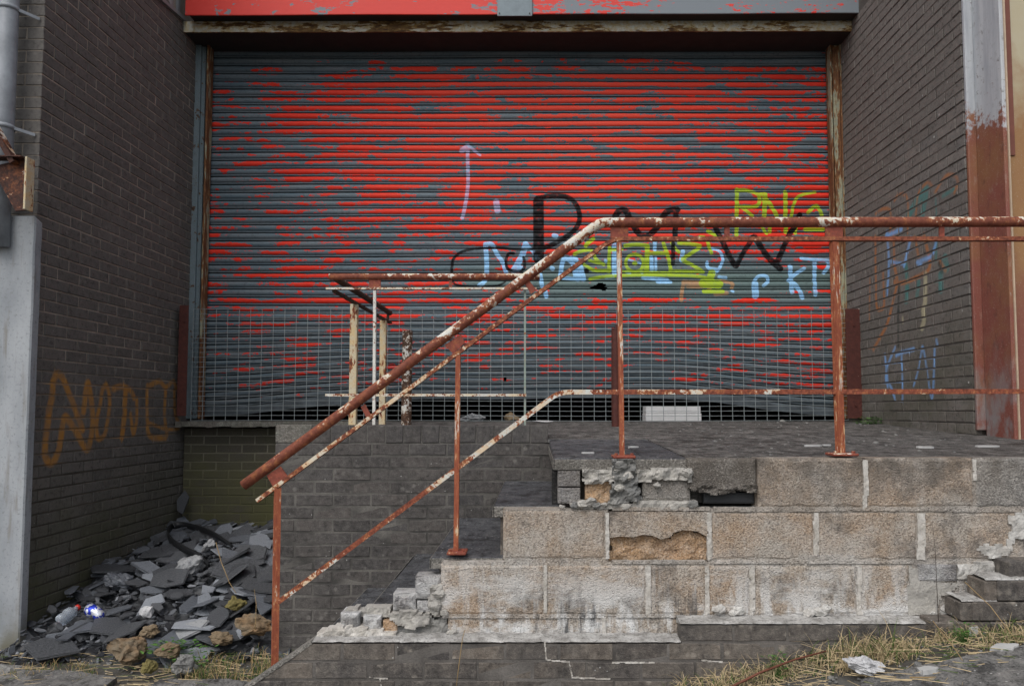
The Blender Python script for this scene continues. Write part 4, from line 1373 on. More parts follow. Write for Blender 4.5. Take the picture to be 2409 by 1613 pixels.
def ledge(x0, x1, z, n, seed):
    """weathered white render on the ledge, uneven front lip"""
    V, Fc = [], []
    for i in range(n + 1):
        x = x0 + (x1 - x0) * i / n
        a = mnoise.noise(Vector((x * 14, seed, 0)))
        b = mnoise.noise(Vector((x * 30, seed, 4)))
        zt = z + 0.003 * b
        V += [(x, Y_PL - 0.004 + 0.010 * max(a, -0.2), zt - 0.006 - 0.003 * a), (x, Y_PL - 0.002 + 0.010 * max(a, -0.2), zt - 0.004), (x, Y_PL + 0.012, zt), (x, Y_BL + 0.03, zt + 0.006 + 0.004 * b)]
    for i in range(n):
        for k in range(3):
            q = i * 4 + k
            Fc.append((q, q + 4, q + 5, q + 1))
    m = len(V)
    V += [(x0, Y_BL + 0.03, z - 0.03), (x1, Y_BL + 0.03, z - 0.03)]
    Fc += [(3, 2, 1, 0, m), (n * 4, n * 4 + 1, n * 4 + 2, n * 4 + 3, m + 1)]
    solid('ledge_render', V, Fc, M_ledge, PW)


ledge(PXL, PXS, PZ0 + 0.003, 90, 1)
ledge(PXS - 0.002, PXR - 0.08, PZ1 + 0.002, 80, 2)
# rake coping
g = Geo()
xe = -1.72
ze = PZ0 + (xe - PXL) * sl_
g.add([(PXL, Y_PL - .003, PZ0 + .004), (PXL, Y_BL + .02, PZ0 + .004), (xe, Y_BL + .02, ze + .004), (xe, Y_PL - .003, ze + .004), (PXL, Y_PL - .003, PZ0 - .012), (xe, Y_PL - .003, ze - .012)], [(0, 1, 2, 3), (0, 3, 5, 4)])
solid('rake_coping', g.v, g.f, M_nosing, PW)

for k, (qa, qb, qc, qd) in enumerate([(1281, 1508, 1285, 1550), (1284, 1551, 1340, 1556), (1338, 1555, 1346, 1590), (1345, 1592, 1436, 1597), (1650, 1552, 1700, 1557), (868, 1592, 912, 1596), (893, 1597, 899, 1625), (1440, 1557, 1540, 1559)]):
    if abs(qc - qa) > abs(qd - qb):
        pl_ = [(qa, qb - 1), (qc, qd - 2), (qc, qd + 1), (qa, qb + 2)]
    else:
        pl_ = [(qa - 1, qb), (qa + 2, qb), (qc + 2, qd), (qc - 1, qd)]
    rough_patch('lime_joint', pl_, Y_PL - 0.001, M_joint, PW, 0.002, 0.003, 0.006, 200 + k, 60)

# ------------------------------------------------------------------ concrete block wall
BWALL = thing('block_wall', 'tan concrete block cheek wall of the steps with broken top left corner', 'block wall', (0, Y_BL, EYE - 1.0))


def block(px0, px1, py0, py1, mat=None, name='block', dy=0.0, depth=0.11, bev=0.009, rag=0.004):
    """one block: chamfered, its arrises slightly chipped"""
    a, b = at(px0, py1, Y_BL), at(px1, py0, Y_BL)
    x0, x1, z0, z1 = a.x, b.x, a.z, b.z
    y0 = Y_BL + dy
    nx, nz = max(2, int((x1 - x0) / 0.03)), max(2, int((z1 - z0) / 0.03))
    ring, inner = [], []
    sd_ = random.random() * 50
    for i in range(nx): ring.append((i / nx, 0))
    for j in range(nz): ring.append((1, j / nz))
    for i in range(nx): ring.append((1 - i / nx, 1))
    for j in range(nz): ring.append((0, 1 - j / nz))
    n = len(ring)
    V = []
    for lev, (ins, yy) in enumerate(((bev * 1.6, 0.0), (bev * 0.35, bev * 0.6), (0, bev * 1.3), (0, depth))):
        for k, (u, v) in enumerate(ring):
            e = 1 + 0.9 * mnoise.noise(Vector((u * 7 + sd_, v * 4, lev * 0.3)))
            q = ins * e
            x, z = x0 + (x1 - x0) * u, z0 + (z1 - z0) * v
            x += q if u < 0.01 else (-q if u > 0.99 else 0)
            z += q if v < 0.01 else (-q if v > 0.99 else 0)
            ch = rag * mnoise.noise(Vector((u * 11, v * 9 + sd_, 3)))
            V.append((x, y0 + yy + (abs(ch) if lev < 2 else 0), z))
    Fc = [tuple(range(n))]
    for l in range(3):
        for k in range(n):
            k2 = (k + 1) % n
            Fc.append((l * n + k, (l + 1) * n + k, (l + 1) * n + k2, l * n + k2))
    return solid(name, V, Fc, mat or M_block, BWALL)


# row 1 (top)
for a, b in ((1785, 2031), (2041, 2289), (2297, 2545), (2555, 2800), (2810, 3055), (3065, 3310)):
    block(a, b, 1077 + random.uniform(-1, 1), 1194, M_block_grey if a > 2290 else M_block)
block(1619, 1781, 1079, 1150, M_block_dark, dy=0.012)
# row 2
block(1183, 1424, 1199, 1316, M_block)
for a, b in ((1675, 1915), (1926, 2157), (2178, 2412), (2420, 2660), (2670, 2915), (2925, 3170), (3180, 3310)):
    block(a, b, 1203, 1317, M_block)
# the spalled block: sound upper part, raw core below
spall = [(1434, 1264), (1460, 1261), (1490, 1263), (1512, 1257), (1535, 1259), (1556, 1268), (1578, 1262), (1585, 1252), (1608, 1246), (1640, 1249), (1664, 1262)]
pts = [at(x_, y_, Y_BL) for x_, y_ in [(1434, 1203)] + spall + [(1665, 1203)]]
g = Geo()
g.prism([(p.x, p.z) for p in reversed(pts)], Y_BL, Y_BL + 0.1)
solid('block', g.v, g.f, M_block, BWALL)
rough_patch('broken_block_face', [(1433, 1262)] + spall[1:] + [(1665, 1317), (1434, 1317)], Y_BL + 0.028, M_block_raw, BWALL, 0.014, 0.012, 0.06, 3, 22)
# row 3
for a, b in ((1036, 1279), (1286, 1520), (1531, 1660), (1668, 1764), (1776, 2016), (2029, 2140)):
    block(a, b, 1328 + random.uniform(-1, 1), 1447, M_block)
# row 4: half height course
for a, b in ((1052, 1220), (1225, 1418), (1422, 1600)):
    block(a, b, 1452, 1496, M_block, dy=0.006)
# core behind, lighter mortar
g = Geo()


def core(px0, px1, py0, py1, dy):
    a, b = at(px0, py1, Y_BL), at(px1, py0, Y_BL)
    g.box(a.x, b.x, Y_BL + dy, Y_BL + 0.09, a.z, b.z)


core(1790, 3310, 1080, 1198, 0.005)
core(1186, 1431, 1198, 1322, 0.0052)
core(1667, 3310, 1198, 1322, 0.0052)
core(1431, 1667, 1198, 1322, 0.06)
core(1040, 2290, 1322, 1449, 0.0054)
core(1056, 1600, 1449, 1500, 0.009)
core(2290, 3310, 1322, 1600, 0.040)
g.make('mortar_core', M_bed, BWALL)
# proud ragged mortar in the upright joints
for i, (x_, y0_, y1_, w_) in enumerate([(1429, 1205, 1314, 8), (1669, 1205, 1317, 9), (1920, 1205, 1312, 11), (2167, 1207, 1316, 19), (2036, 1082, 1198, 12), (1525, 1330, 1446, 11), (1664, 1332, 1446, 8), (1770, 1330, 1446, 11), (2022, 1330, 1446, 11), (1283, 1330, 1440, 7), (2293, 1080, 1130, 7), (1421, 1452, 1496, 8)]):
    rough_patch('mortar_joint', [(x_ - w_ * .5, y0_), (x_ + w_ * .5, y0_), (x_ + w_ * .55, (y0_ + y1_) / 2), (x_ + w_ * .5, y1_), (x_ - w_ * .5, y1_), (x_ - w_ * .4, (y0_ + y1_) / 2)], Y_BL - 0.0005, M_joint, BWALL, 0.003, 0.006, 0.02, i, 30)
# bed joint smears
for i, (xa, xb, y_, t_) in enumerate([(1440, 1670, 1197, 8), (1680, 1930, 1198, 9), (1930, 2230, 1198, 7), (1440, 1660, 1322, 7), (1680, 2150, 1322, 6), (1880, 2010, 1312, 14), (1040, 1420, 1449, 8), (1450, 1590, 1448, 7), (2240, 2409, 1200, 8)]):
    rough_patch('mortar_bed', [(xa, y_ - t_ / 2), ((xa + xb) / 2, y_ - t_ * .6), (xb, y_ - t_ / 2), (xb, y_ + t_ / 2), ((xa + xb) / 2, y_ + t_ * .4), (xa, y_ + t_ / 2)], Y_BL - 0.0005, M_bed, BWALL, 0.004, 0.006, 0.02, 30 + i, 22)
# broken corner under the landing slab
block(1313, 1366, 1108, 1146, M_grey_brick, 'brick', dy=0.03, depth=0.1, bev=0.004)
block(1313, 1366, 1149, 1186, M_grey_brick, 'brick', dy=0.03, depth=0.1, bev=0.004)
rough_patch('broken_block', [(1377, 1138), (1440, 1132), (1446, 1182), (1377, 1182)], Y_BL + 0.02, M_block_raw, BWALL, 0.02, 0.01, 0.08, 5)
rough_patch('rubble_fill', [(1440, 1082), (1492, 1080), (1497, 1120), (1512, 1182), (1430, 1184), (1444, 1130)], Y_BL - 0.004, M_stone_grey, BWALL, 0.03, 0.009, 0.1, 6, 30)
rough_patch('rubble_fill', [(1370, 1108), (1425, 1104), (1450, 1100), (1440, 1134), (1374, 1138)], Y_BL + 0.002, M_mortar_grey, BWALL, 0.022, 0.009, 0.1, 7, 28)
rough_patch('rubble_fill', [(1492, 1106), (1560, 1100), (1628, 1102), (1628, 1130), (1560, 1128), (1500, 1134)], Y_BL + 0.006, M_mortar_grey, BWALL, 0.024, 0.009, 0.1, 8, 28)
block(1513, 1627, 1127, 1180, M_block_grey, dy=0.02)
rough_patch('mortar_bed', [(1340, 1184), (1500, 1180), (1640, 1178), (1640, 1195), (1420, 1197), (1350, 1196)], Y_BL + 0.0, M_mortar_grey, BWALL, 0.012, 0.009, 0.08, 9, 24)
for i, (x_, y_, s_) in enumerate([(1352, 1188, .022), (1372, 1186, .028), (1388, 1180, .034), (1402, 1188, .022), (1420, 1186, .016), (1616, 1113, .03), (1630, 1185, .024), (1322, 1191, .014), (1545, 1140, .018), (1460, 1094, .03), (1478, 1120, .028), (1456, 1146, .026)]):
    p = at(x_, y_, Y_BL + 0.0)
    rock('mortar_lump', p, (s_, s_ * .8, s_ * .7), M_mortar_grey if i % 3 else M_stone_grey, BWALL, 40 + i, 0.5, 2)
# ragged underside of the dark block and the void below it
rough_patch('broken_block_edge', [(1622, 1140), (1780, 1140), (1778, 1158), (1740, 1154), (1700, 1163), (1650, 1158), (1628, 1152)], Y_BL + 0.006, M_block_dark, BWALL, 0.02, 0.008, 0.09, 11, 40)
g = Geo()
a, b = at(1300, 1200, Y_BL), at(1790, 1076, Y_BL)
g.box(a.x, b.x, Y_BL + 0.135, Y_BL + 0.16, a.z, b.z - 0.06)
g.make('void_back', M_void, BWALL)
block(1662, 1783, 1161, 1188, M_black_brick, 'brick', dy=0.05, depth=0.08, bev=0.005)
# left foot: loose bricks and mortar on the ledge
block(974, 1036, 1358, 1412, M_grey_brick, 'brick', dy=0.012, bev=0.012, rag=0.02)
block(921, 976, 1399, 1440, M_grey_brick, 'brick', dy=0.018, bev=0.012, rag=0.02)
block(978, 1014, 1415, 1444, M_grey_brick, 'brick', dy=0.022, bev=0.008, rag=0.02)
block(800, 846, 1441, 1488, M_grey_brick, 'brick', dy=-0.01, bev=0.012, rag=0.02)
block(853, 896, 1449, 1489, M_grey_brick, 'brick', dy=-0.006, bev=0.009, rag=0.02)
block(900, 934, 1460, 1490, M_block_raw, 'brick', dy=0.0, bev=0.006, rag=0.01)
rough_patch('mortar_patch', [(1012, 1380), (1040, 1372), (1040, 1430), (1036, 1450), (1014, 1446), (1006, 1420)], Y_BL + 0.006, M_mortar_grey, BWALL, 0.02, 0.008, 0.08, 14, 28)
rough_patch('mortar_patch', [(912, 1448), (960, 1438), (1014, 1446), (1010, 1466), (975, 1478), (935, 1474)], Y_BL - 0.006, M_mortar_grey, BWALL, 0.016, 0.008, 0.08, 15, 24)
rough_patch('mortar_patch', [(930, 1476), (1000, 1458), (1052, 1452), (1056, 1492), (935, 1492)], Y_BL + 0.012, M_stone_grey, BWALL, 0.02, 0.009, 0.08, 16, 26)
rough_patch('mortar_patch', [(745, 1492), (800, 1472), (900, 1486), (930, 1490), (930, 1498), (740, 1504)], Y_BL - 0.03, M_joint, BWALL, 0.014, 0.009, 0.08, 17, 26)
rough_patch('mortar_patch', [(806, 1436), (850, 1430), (918, 1428), (918, 1450), (850, 1448)], Y_BL + 0.03, M_mortar_grey, BWALL, 0.012, 0.009, 0.06, 18, 26)
for i, (x_, y_, s_) in enumerate([(1030, 1396, .03), (1022, 1425, .028), (1046, 1440, .022), (1068, 1486, .018), (1058, 1488, .014), (776, 1486, .024), (1690, 1432, .03), (1738, 1436, .028), (1724, 1440, .02), (1928, 1436, .032), (1945, 1430, .026), (1905, 1440, .03), (2230, 1432, .034), (2222, 1440, .026), (2248, 1428, .03), (2196, 1444, .02)]):
    p = at(x_, y_, Y_BL - 0.006)
    rock('mortar_lump', p, (s_, s_ * .6, s_ * .75), M_mortar_white if i > 5 else M_mortar_grey, BWALL, 80 + i, 0.5, 2)
# right foot: patched and broken
rough_patch('mortar_patch', [(2142, 1330), (2165, 1334), (2180, 1352), (2200, 1368), (2245, 1372), (2262, 1362), (2250, 1385), (2235, 1398), (2212, 1402), (2200, 1446), (2138, 1446), (2136, 1400)], Y_BL - 0.002, M_mortar_grey, BWALL, 0.006, 0.010, 0.05, 21, 16)
block(2160, 2250, 1327, 1366, M_grey_brick, 'brick', dy=-0.008, bev=0.006, rag=0.008)
rough_patch('mortar_patch', [(2254, 1326), (2330, 1320), (2378, 1322), (2376, 1344), (2320, 1350), (2290, 1346), (2272, 1362), (2254, 1360)], Y_BL - 0.004, M_mortar_white, BWALL, 0.012, 0.010, 0.05, 22, 20)
rough_patch('raw_core', [(2260, 1350), (2380, 1340), (2378, 1405), (2258, 1420)], Y_BL + 0.03, M_stone_brown, BWALL, 0.012, 0.012, 0.05, 23, 26)
rough_patch('raw_core', [(2205, 1400), (2262, 1380), (2262, 1446), (2205, 1446)], Y_BL + 0.03, M_stone_brown, BWALL, 0.012, 0.012, 0.05, 24, 26)
rough_patch('mortar_patch', [(2300, 1290), (2312, 1282), (2336, 1284), (2345, 1278), (2372, 1284), (2376, 1302), (2350, 1312), (2318, 1310)], Y_BL - 0.006, M_mortar_white, BWALL, 0.010, 0.009, 0.05, 25, 20)
rough_patch('mortar_patch', [(2372, 1215), (2409, 1200), (2440, 1200), (2440, 1270), (2386, 1268), (2380, 1295), (2370, 1290), (2378, 1245)], Y_BL - 0.006, M_mortar_white, BWALL, 0.010, 0.010, 0.05, 26, 20)
block(2400, 2520, 1330, 1440, M_block_grey, dy=0.01)
for a, b in ((2530, 2770), (2780, 3020), (3030, 3310)):
    block(a, b, 1328, 1447, M_block_grey)

# brick steps at the far right
g = Geo()
BST = thing('brick_buttress', 'stepped blackened brick footing at the right foot of the block wall', 'brick footing', at(2330, 1460, 2.98))


def pier_brick(px0, px1, py0, py1, y, d=0.12):
    a, b = at(px0, py1, y), at(px1, py0, y)
    Geo().bbox(a.x, b.x, y, y + d, a.z, b.z, 0.004, 0.001).make('brick', M_plinth_brick, BST)


for (x0_, x1_, y0_, y1_, yy) in [(2376, 2412, 1322, 1362, 3.02), (2414, 2600, 1322, 1362, 3.02), (2317, 2346, 1366, 1413, 2.985), (2348, 2478, 1366, 1413, 2.98), (2481, 2610, 1366, 1413, 2.98), (2261, 2288, 1416, 1460, 2.985), (2290, 2420, 1416, 1460, 2.98), (2423, 2610, 1416, 1460, 2.98), (2200, 2330, 1463, 1508, 2.985), (2333, 2463, 1463, 1508, 2.98), (2466, 2610, 1463, 1508, 2.98)]:
    pier_brick(x0_, x1_, y0_, y1_, yy)
for i, (x0_, x1_, y_, yy) in enumerate([(2317, 2420, 1364, 2.985), (2261, 2345, 1414, 2.985)]):
    a, b = at(x0_, y_, yy), at(x1_, y_ - 2, yy)
    V, Fc = [], []
    for k in range(13):
        xx = a.x + (b.x - a.x) * k / 12
        V += [(xx, yy - 0.003, a.z + .001), (xx, yy + 0.004, a.z + 0.006 + .003 * math.sin(k * 2.1)), (xx, yy + 0.11, a.z + 0.010 + .003 * math.sin(k * 1.3))]
    for k in range(12):
        Fc += [(k * 3, k * 3 + 3, k * 3 + 4, k * 3 + 1), (k * 3 + 1, k * 3 + 4, k * 3 + 5, k * 3 + 2)]
    solid('ledge_render', V, Fc, M_ledge, BST)

# ------------------------------------------------------------------ steps
def fall(g):
    for v in g.v:
        v.z += plat_z(v.y) - plat_z(3.165)
    return g


ST_ = thing('stone_steps', 'dark stone slab steps climbing to the platform', 'steps', (-0.5, 3.6, 0))
TX = [0.077, -0.190, -0.460, -0.725, -1.0]
TZ = [EYE - 0.208, EYE - 0.420, EYE - 0.637, EYE - 0.853, EYE - 1.045]
for i, (x0_, z1_) in enumerate(zip(TX, TZ)):
    x1_ = 0.66 if i == 0 else TX[i - 1] + 0.05
    yf = 3.165 if i == 0 else 3.225 if i in (1, 3, 4) else 3.185
    nx_ = 14
    # slab with a slightly worn nosing
    g = Geo()
    if i == 0:
        g.bbox(x0_, x0_ + 0.395, yf, 4.335, z1_ - 0.052, z1_, 0.006, 0.001)
        fall(g).make('tread', M_tread, ST_)
        g = Geo()
        g.bbox(x0_ + 0.40, x1_, yf + 0.003, 4.335, z1_ - 0.052, z1_ - 0.002, 0.006, 0.001)
        fall(g).make('tread', M_tread, ST_)
    elif i == 3:
        g.bbox(x0_, x1_, yf, 3.72, z1_ - 0.05, z1_, 0.006, 0.001)
        g.make('tread', M_tread, ST_)
        Geo().bbox(x0_ + 0.01, x1_, 3.727, 4.337, z1_ - 0.05, z1_ + 0.006, 0.006, 0.001).make('tread', M_tread, ST_)
    else:
        g.bbox(x0_, x1_, yf, 4.337, z1_ - 0.05, z1_, 0.006, 0.001)
        g.make('tread', M_tread, ST_)
    Geo().bbox(x0_ + 0.002, x1_ - 0.002, yf - 0.006, yf - 0.0005, z1_ - 0.05, z1_ - 0.004, 0.002, 0.001).make('nosing', M_nosing, ST_)
    Geo().bbox(x0_ - 0.005, x0_ - 0.0005, yf - 0.004, 4.33, z1_ - 0.05, z1_ - 0.004, 0.002, 0.001).make('nosing', M_nosing, ST_)
    zl = TZ[i + 1] if i < 4 else 0.05
    Geo().box(x0_ + 0.03, 0.665 if i == 0 else TX[i - 1] + 0.06, Y_BL + 0.115, 4.332, zl - 0.05, z1_ - 0.051).make('riser', M_plinth_brick, ST_)

# ------------------------------------------------------------------ roller shutter
Y_SH = 6.60
z_bot_flat = at(1200, 988, Y_SH).z
X_S0, X_S1 = at(466, 600, Y_SH).x, at(1975, 600, Y_SH).x
PITCH = 0.0752
prof = [(0.000, -0.001), (-0.002, 0.0035), (-0.007, 0.0085), (-0.015, 0.0125), (-0.026, 0.0145), (-0.037, 0.0125), (-0.046, 0.0075), (-0.0515, 0.002), (-0.0535, -0.0005), (-0.0555, 0.0035), (-0.0600, 0.0065), (-0.0645, 0.0060), (-0.0680, 0.0020), (-0.0692, -0.010), (-0.0745, -0.012)]
DY = [110, 132, 150, 170, 200, 250, 300, 350, 400, 450, 500, 550, 600, 640, 670, 705, 735, 780, 830, 880, 920, 950]
DX = [480, 700, 900, 1100, 1300, 1500, 1700, 1900]
DEN = np.array([[0.004] * 8, [.01, .01, .03, .03, .04, .03, .03, .04], [.01, .03, .40, .38, .30, .38, .15, .1], [.12, .35, .55, .5, .5, .8, .65, .6], [.12, .5, .75, .8, .75, .8, .75, .55], [.25, .6, .7, .65, .7, .72, .6, .62], [.38, .72, .88, .86, .8, .8, .62, .7], [.22, .45, .75, .75, .7, .75, .55, .55],
                [.3, .6, .8, .75, .7, .7, .5, .6], [.25, .3, .62, .66, .6, .75, .6, .75], [.25, .35, .66, .76, .6, .78, .75, .78], [.35, .4, .42, .55, .5, .55, .6, .68], [.45, .45, .35, .42, .4, .38, .42, .6], [.3, .45, .4, .35, .12, .1, .15, .14], [.35, .5, .45, .22, .04, .03, .03, .03],
                [.4, .5, .6, .5, .35, .25, .35, .35], [.45, .5, .6, .5, .5, .6, .6, .6], [.26, .3, .38, .36, .30, .38, .38, .44], [.2, .32, .36, .36, .36, .34, .32, .38], [.26, .32, .38, .32, .30, .22, .28, .42], [.22, .28, .18, .12, .12, .12, .18, .32], [0, 0, 0, 0, 0, 0, 0, .05]])


def probit(p):
    p = np.clip(p, 0.003, 0.997)
    t = np.sqrt(-2 * np.log(np.minimum(p, 1 - p)))
    z = t - (2.30753 + 0.27061 * t) / (1 + 0.99229 * t + 0.04481 * t * t)
    return np.where(p < 0.5, -z, z)


def to_px(X, Y, Z):
    """where a point of the shutter falls in the density table"""
    zc = Z - EYE
    d = Y * CT + zc * ST
    return PX + F * X / d, PY - F * (zc * CT - Y * ST) / d


def density(px, py):
    px, py = np.clip(px, DX[0], DX[-1]), np.clip(py, DY[0], DY[-1])
    i = np.clip(np.searchsorted(DX, px) - 1, 0, len(DX) - 2)
    j = np.clip(np.searchsorted(DY, py) - 1, 0, len(DY) - 2)
    DXa, DYa = np.array(DX, float), np.array(DY, float)
    u = (px - DXa[i]) / (DXa[i + 1] - DXa[i])
    v = (py - DYa[j]) / (DYa[j + 1] - DYa[j])
    return (DEN[j, i] * (1 - u) + DEN[j, i + 1] * u) * (1 - v) + (DEN[j + 1, i] * (1 - u) + DEN[j + 1, i + 1] * u) * v


Z3, Z4 = Z3, Z4
sh_tags = tag_plane(SHUTTER_TAGS, lambda a, b: (lambda p: (p.x, p.z))(at(a, b, Y_SH)), Y_SH / F)
BOT = [(450, 980), (600, 972), (700, 961), (800, 951), (900, 943), (1000, 939), (1250, 938), (1500, 935), (1600, 939), (1700, 949), (1800, 962), (1900, 974), (1975, 979)]
bot_x = np.array([at(a, b, Y_SH).x for a, b in BOT])
bot_z = np.array([at(a, b, Y_SH).z for a, b in BOT])


def sh_lift(X, Z):
    """the curtain is jacked up and buckled at its foot"""
    lift = np.interp(X, bot_x, bot_z) - z_bot_flat
    t = np.clip(1 - (Z - z_bot_flat) / 1.05, 0, 1)
    t = t * t * (3 - 2 * t)
    wob = 0.006 * np.sin(X * 5.1 + 1) * np.clip(1 - (Z - z_bot_flat) / 0.6, 0, 1) + 0.0025 * np.sin(X * 1.7 + Z * 3)
    return lift * t + wob


SH = thing('roller_shutter', 'closed roller shutter of flaking red paint over grey with graffiti and buckled foot', 'roller shutter', (0, Y_SH, z_bot_flat))
z_top_sh = at(1200, 40, Y_SH).z
nsl = int((z_top_sh - z_bot_flat - 0.07) / PITCH)
ncol = 480
xs_ = np.linspace(X_S0, X_S1, ncol + 1)
hole = at(1411, 675, Y_SH)
hole2 = at(1188, 893, Y_SH)
hole_h = 0.036
for s_i in range(nsl):
    zt = z_bot_flat + 0.07 + (s_i + 1) * PITCH
    pz = np.array([p[0] for p in prof]); po = np.array([p[1] for p in prof])
    np_ = len(prof)
    X = np.repeat(xs_, np_)
    Z0 = zt + np.tile(pz, ncol + 1)
    O = np.tile(po, ncol + 1)
    Z = Z0 + sh_lift(X, Z0)
    bend = 0.012 * np.clip(1 - (Z0 - z_bot_flat) / 0.7, 0, 1) * np.sin(X * 3.3 + 0.5) + 0.0035 * np.sin(X * 2.3 + s_i * 1.7)
    Y = Y_SH - O + bend
    qx, qy = to_px(X, np.full_like(X, Y_SH), Z)
    den = density(qx, qy)
    den = den * np.tile(np.array([.5, .75, 1.05, 1.15, 1.15, 1.05, .85, .55, .25, .22, .24, .22, .12, .05, .05]), ncol + 1)
    red_limit = 0.5 + 0.078 * probit(den * 0.93)
    teal = np.clip(1 - np.abs(qy - 655) / 45, 0, 1) * np.clip((qx - 980) / 160, 0, 1) + 0.5 * np.clip(1 - np.abs(qy - 700) / 40, 0, 1) * np.clip((qx - 1100) / 200, 0, 1)
    centre_bright = np.clip(1 - np.hypot((qx - 1350) / 650, (qy - 330) / 330), 0, 1) * 0.8  # brightness gradient painted into the red: brighter and pinker towards the middle
    grime_shade = np.tile(np.array([1, .6, .12, 0, 0, 0, .12, .6, 1, .35, 0, .1, .6, 1, 1]), ncol + 1) * 0.75 + 0.25 * np.clip(1 - (Z0 - z_bot_flat) / 0.5, 0, 1) + 0.16 * np.clip((EYE + 0.86 - Z0) / 0.05, 0, 1) + 0.9 * np.clip((Z0 - (z_top_sh - 0.35)) / 0.25, 0, 1)  # painted dark: groove gaps, lower curtain, and the lintel's shade at the top
    P = np.stack([X, Z], 1)
    attrs = {'red_limit': red_limit, 'teal_wash': np.clip(teal, 0, 1), 'centre_bright': centre_bright, 'grime_shade': np.clip(grime_shade, 0, 1)}
    for n_, st in sh_tags.items():
        f_ = stroke_field(P, st, 0.014)
        if f_.max() > 0:
            attrs['tag_' + n_] = f_
    V = np.stack([X, Y - Y_SH, Z - z_bot_flat], 1)
    idx = np.arange((ncol + 1) * np_).reshape(ncol + 1, np_)
    A = np.stack([idx[:-1, :-1], idx[:-1, 1:], idx[1:, 1:], idx[1:, :-1]], -1).reshape(-1, 4)
    cxz = V[A].mean(1)
    dx = (cxz[:, 0] - hole.x)
    dz = (cxz[:, 2] + z_bot_flat - hole.z)
    ang = np.arctan2(dz / 0.03, dx / 0.066)
    rr = np.hypot(dx / 0.066, dz / 0.031) * (1 + 0.22 * np.sin(3 * ang + 1) + 0.12 * np.sin(7 * ang))
    rr2 = np.hypot((cxz[:, 0] - hole2.x) / 0.016, (cxz[:, 2] + z_bot_flat - hole2.z) / 0.028)
    A = A[(rr > 1) & (rr2 > 1)]
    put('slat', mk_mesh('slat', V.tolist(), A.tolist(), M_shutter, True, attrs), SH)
# bottom rail
V, Fc = [], []
nb = 120
for i in range(nb + 1):
    x = X_S0 + (X_S1 - X_S0) * i / nb
    zb = float(np.interp(x, bot_x, bot_z)) + 0.004 * math.sin(x * 5)
    yb = Y_SH + 0.012 * math.sin(x * 3.3 + 0.5) - 0.012
    for (dy, dz) in ((-0.022, 0.0), (-0.020, 0.055), (0.0, 0.075), (0.012, 0.0)):
        V.append((x, yb + dy, zb + dz))
for i in range(nb):
    for k in range(4):
        k2 = (k + 1) % 4
        Fc.append((i * 4 + k, i * 4 + 4 + k, i * 4 + 4 + k2, i * 4 + k2))
solid('bottom_rail', V, Fc, plain('bottom rail grey', (0.085, 0.105, 0.12, 1), 0.6, 0.5), SH)

# ------------------------------------------------------------------ steel frame round the shutter
FR = thing('door_frame', 'rusted steel frame and lintel round the roller shutter', 'door frame', (XL + 0.05, 6.45, EYE))
zt_f = at(1200, 40, 6.45).z


def upright(px0, px1, Y, mat, name, y_d=0.08, ptop=60, pbot=985):
    """vertical steel section that spans these two edges at eye level"""
    a, b = at(px0, 800, Y), at(px1, 800, Y)
    z0, z1 = at(px0, pbot, Y).z, at(px0, ptop, Y).z
    Geo().bbox(a.x, b.x, Y, Y + y_d, z0, z1, 0.003).make(name, mat, FR)


upright(439, 455, 6.46, M_frame_blue, 'jamb', 0.14)
upright(457, 467, 6.49, M_frame_blue, 'jamb_channel', 0.10)
upright(469, 474, 6.46, M_frame_rust, 'guide_lip', 0.10)
upright(1968, 1972, 6.46, M_frame_rust, 'guide_lip', 0.10)
upright(1974, 1990, 6.47, M_frame_rust, 'jamb_channel', 0.10)
upright(1992, 2003, 6.45, M_frame_rust, 'jamb', 0.16)
# lintel: a channel with flanges
xl0, xl1 = at(424, 66, 6.22).x, at(2024, 66, 6.22).x
zl0, zl1 = at(1200, 76, 6.22).z, at(1200, 51, 6.22).z
g = Geo()
g.prism([(xl0, zl0), (xl1, zl0 + 0.012), (xl1, zl1 + 0.012), (xl0, zl1)], 6.22, 6.235)
g.make('lintel', M_lintel, FR)
Geo().bbox(xl0, xl1, 6.237, 6.62, zl0 + 0.008, zl0 + 0.02, 0.002).make('lintel_flange', M_dark_soffit, FR)
Geo().bbox(xl0, xl1, 6.225, 6.62, zl1 - 0.004, zl1 + 0.004, 0.002).make('lintel_flange', M_dark_soffit, FR)
Geo().bbox(xl1, xl1 + 0.016, 6.20, 6.40, zl0 - 0.02, zl1 + 0.03, 0.003).make('lintel_end_plate', M_frame_rust, FR)
# dark housing above the curtain
Geo().box(XL, XR, 6.52, 6.56, zl1 + 0.02, 6.4).make('shutter_housing', M_dark_soffit, FR)

# red fascia
FA = thing('fascia_panel', 'red fascia panel with peeling paint above the rusted lintel', 'fascia', (0, 6.08, at(1200, 36, 6.08).z))
xa, xb = at(436, 20, 6.08).x, at(2030, 20, 6.08).x
za = at(1200, 36, 6.08).z
V, Fc = [], []
for i in range(61):
    x = xa + (xb - xa) * i / 60
    dz = 0.02 * (i / 60)
    bow = 0.004 * math.sin(i * 0.31)
    for (y, z) in ((6.092 + bow, za + dz), (6.082 + bow, za + dz), (6.08 + bow, za + dz + 0.004), (6.08 + bow, za + 0.75), (6.092 + bow, za + 0.75)):
        V.append((x, y, z))
for i in range(60):
    for k in range(4):
        q = i * 5 + k
        Fc.append((q, q + 5, q + 6, q + 1))
solid('panel', V, Fc, M_fascia, FA)
Geo().box(xa + 0.01, xb - 0.01, 6.10, 6.50, za + 0.026, za + 0.034).make('soffit', M_dark_soffit, FA)
a, b = at(1170, 39, 6.07), at(1252, -40, 6.07)
cover = Geo().bbox(a.x, b.x, 6.062, 6.072, a.z, b.z, 0.002).make('cover_plate', M_plate, FA)
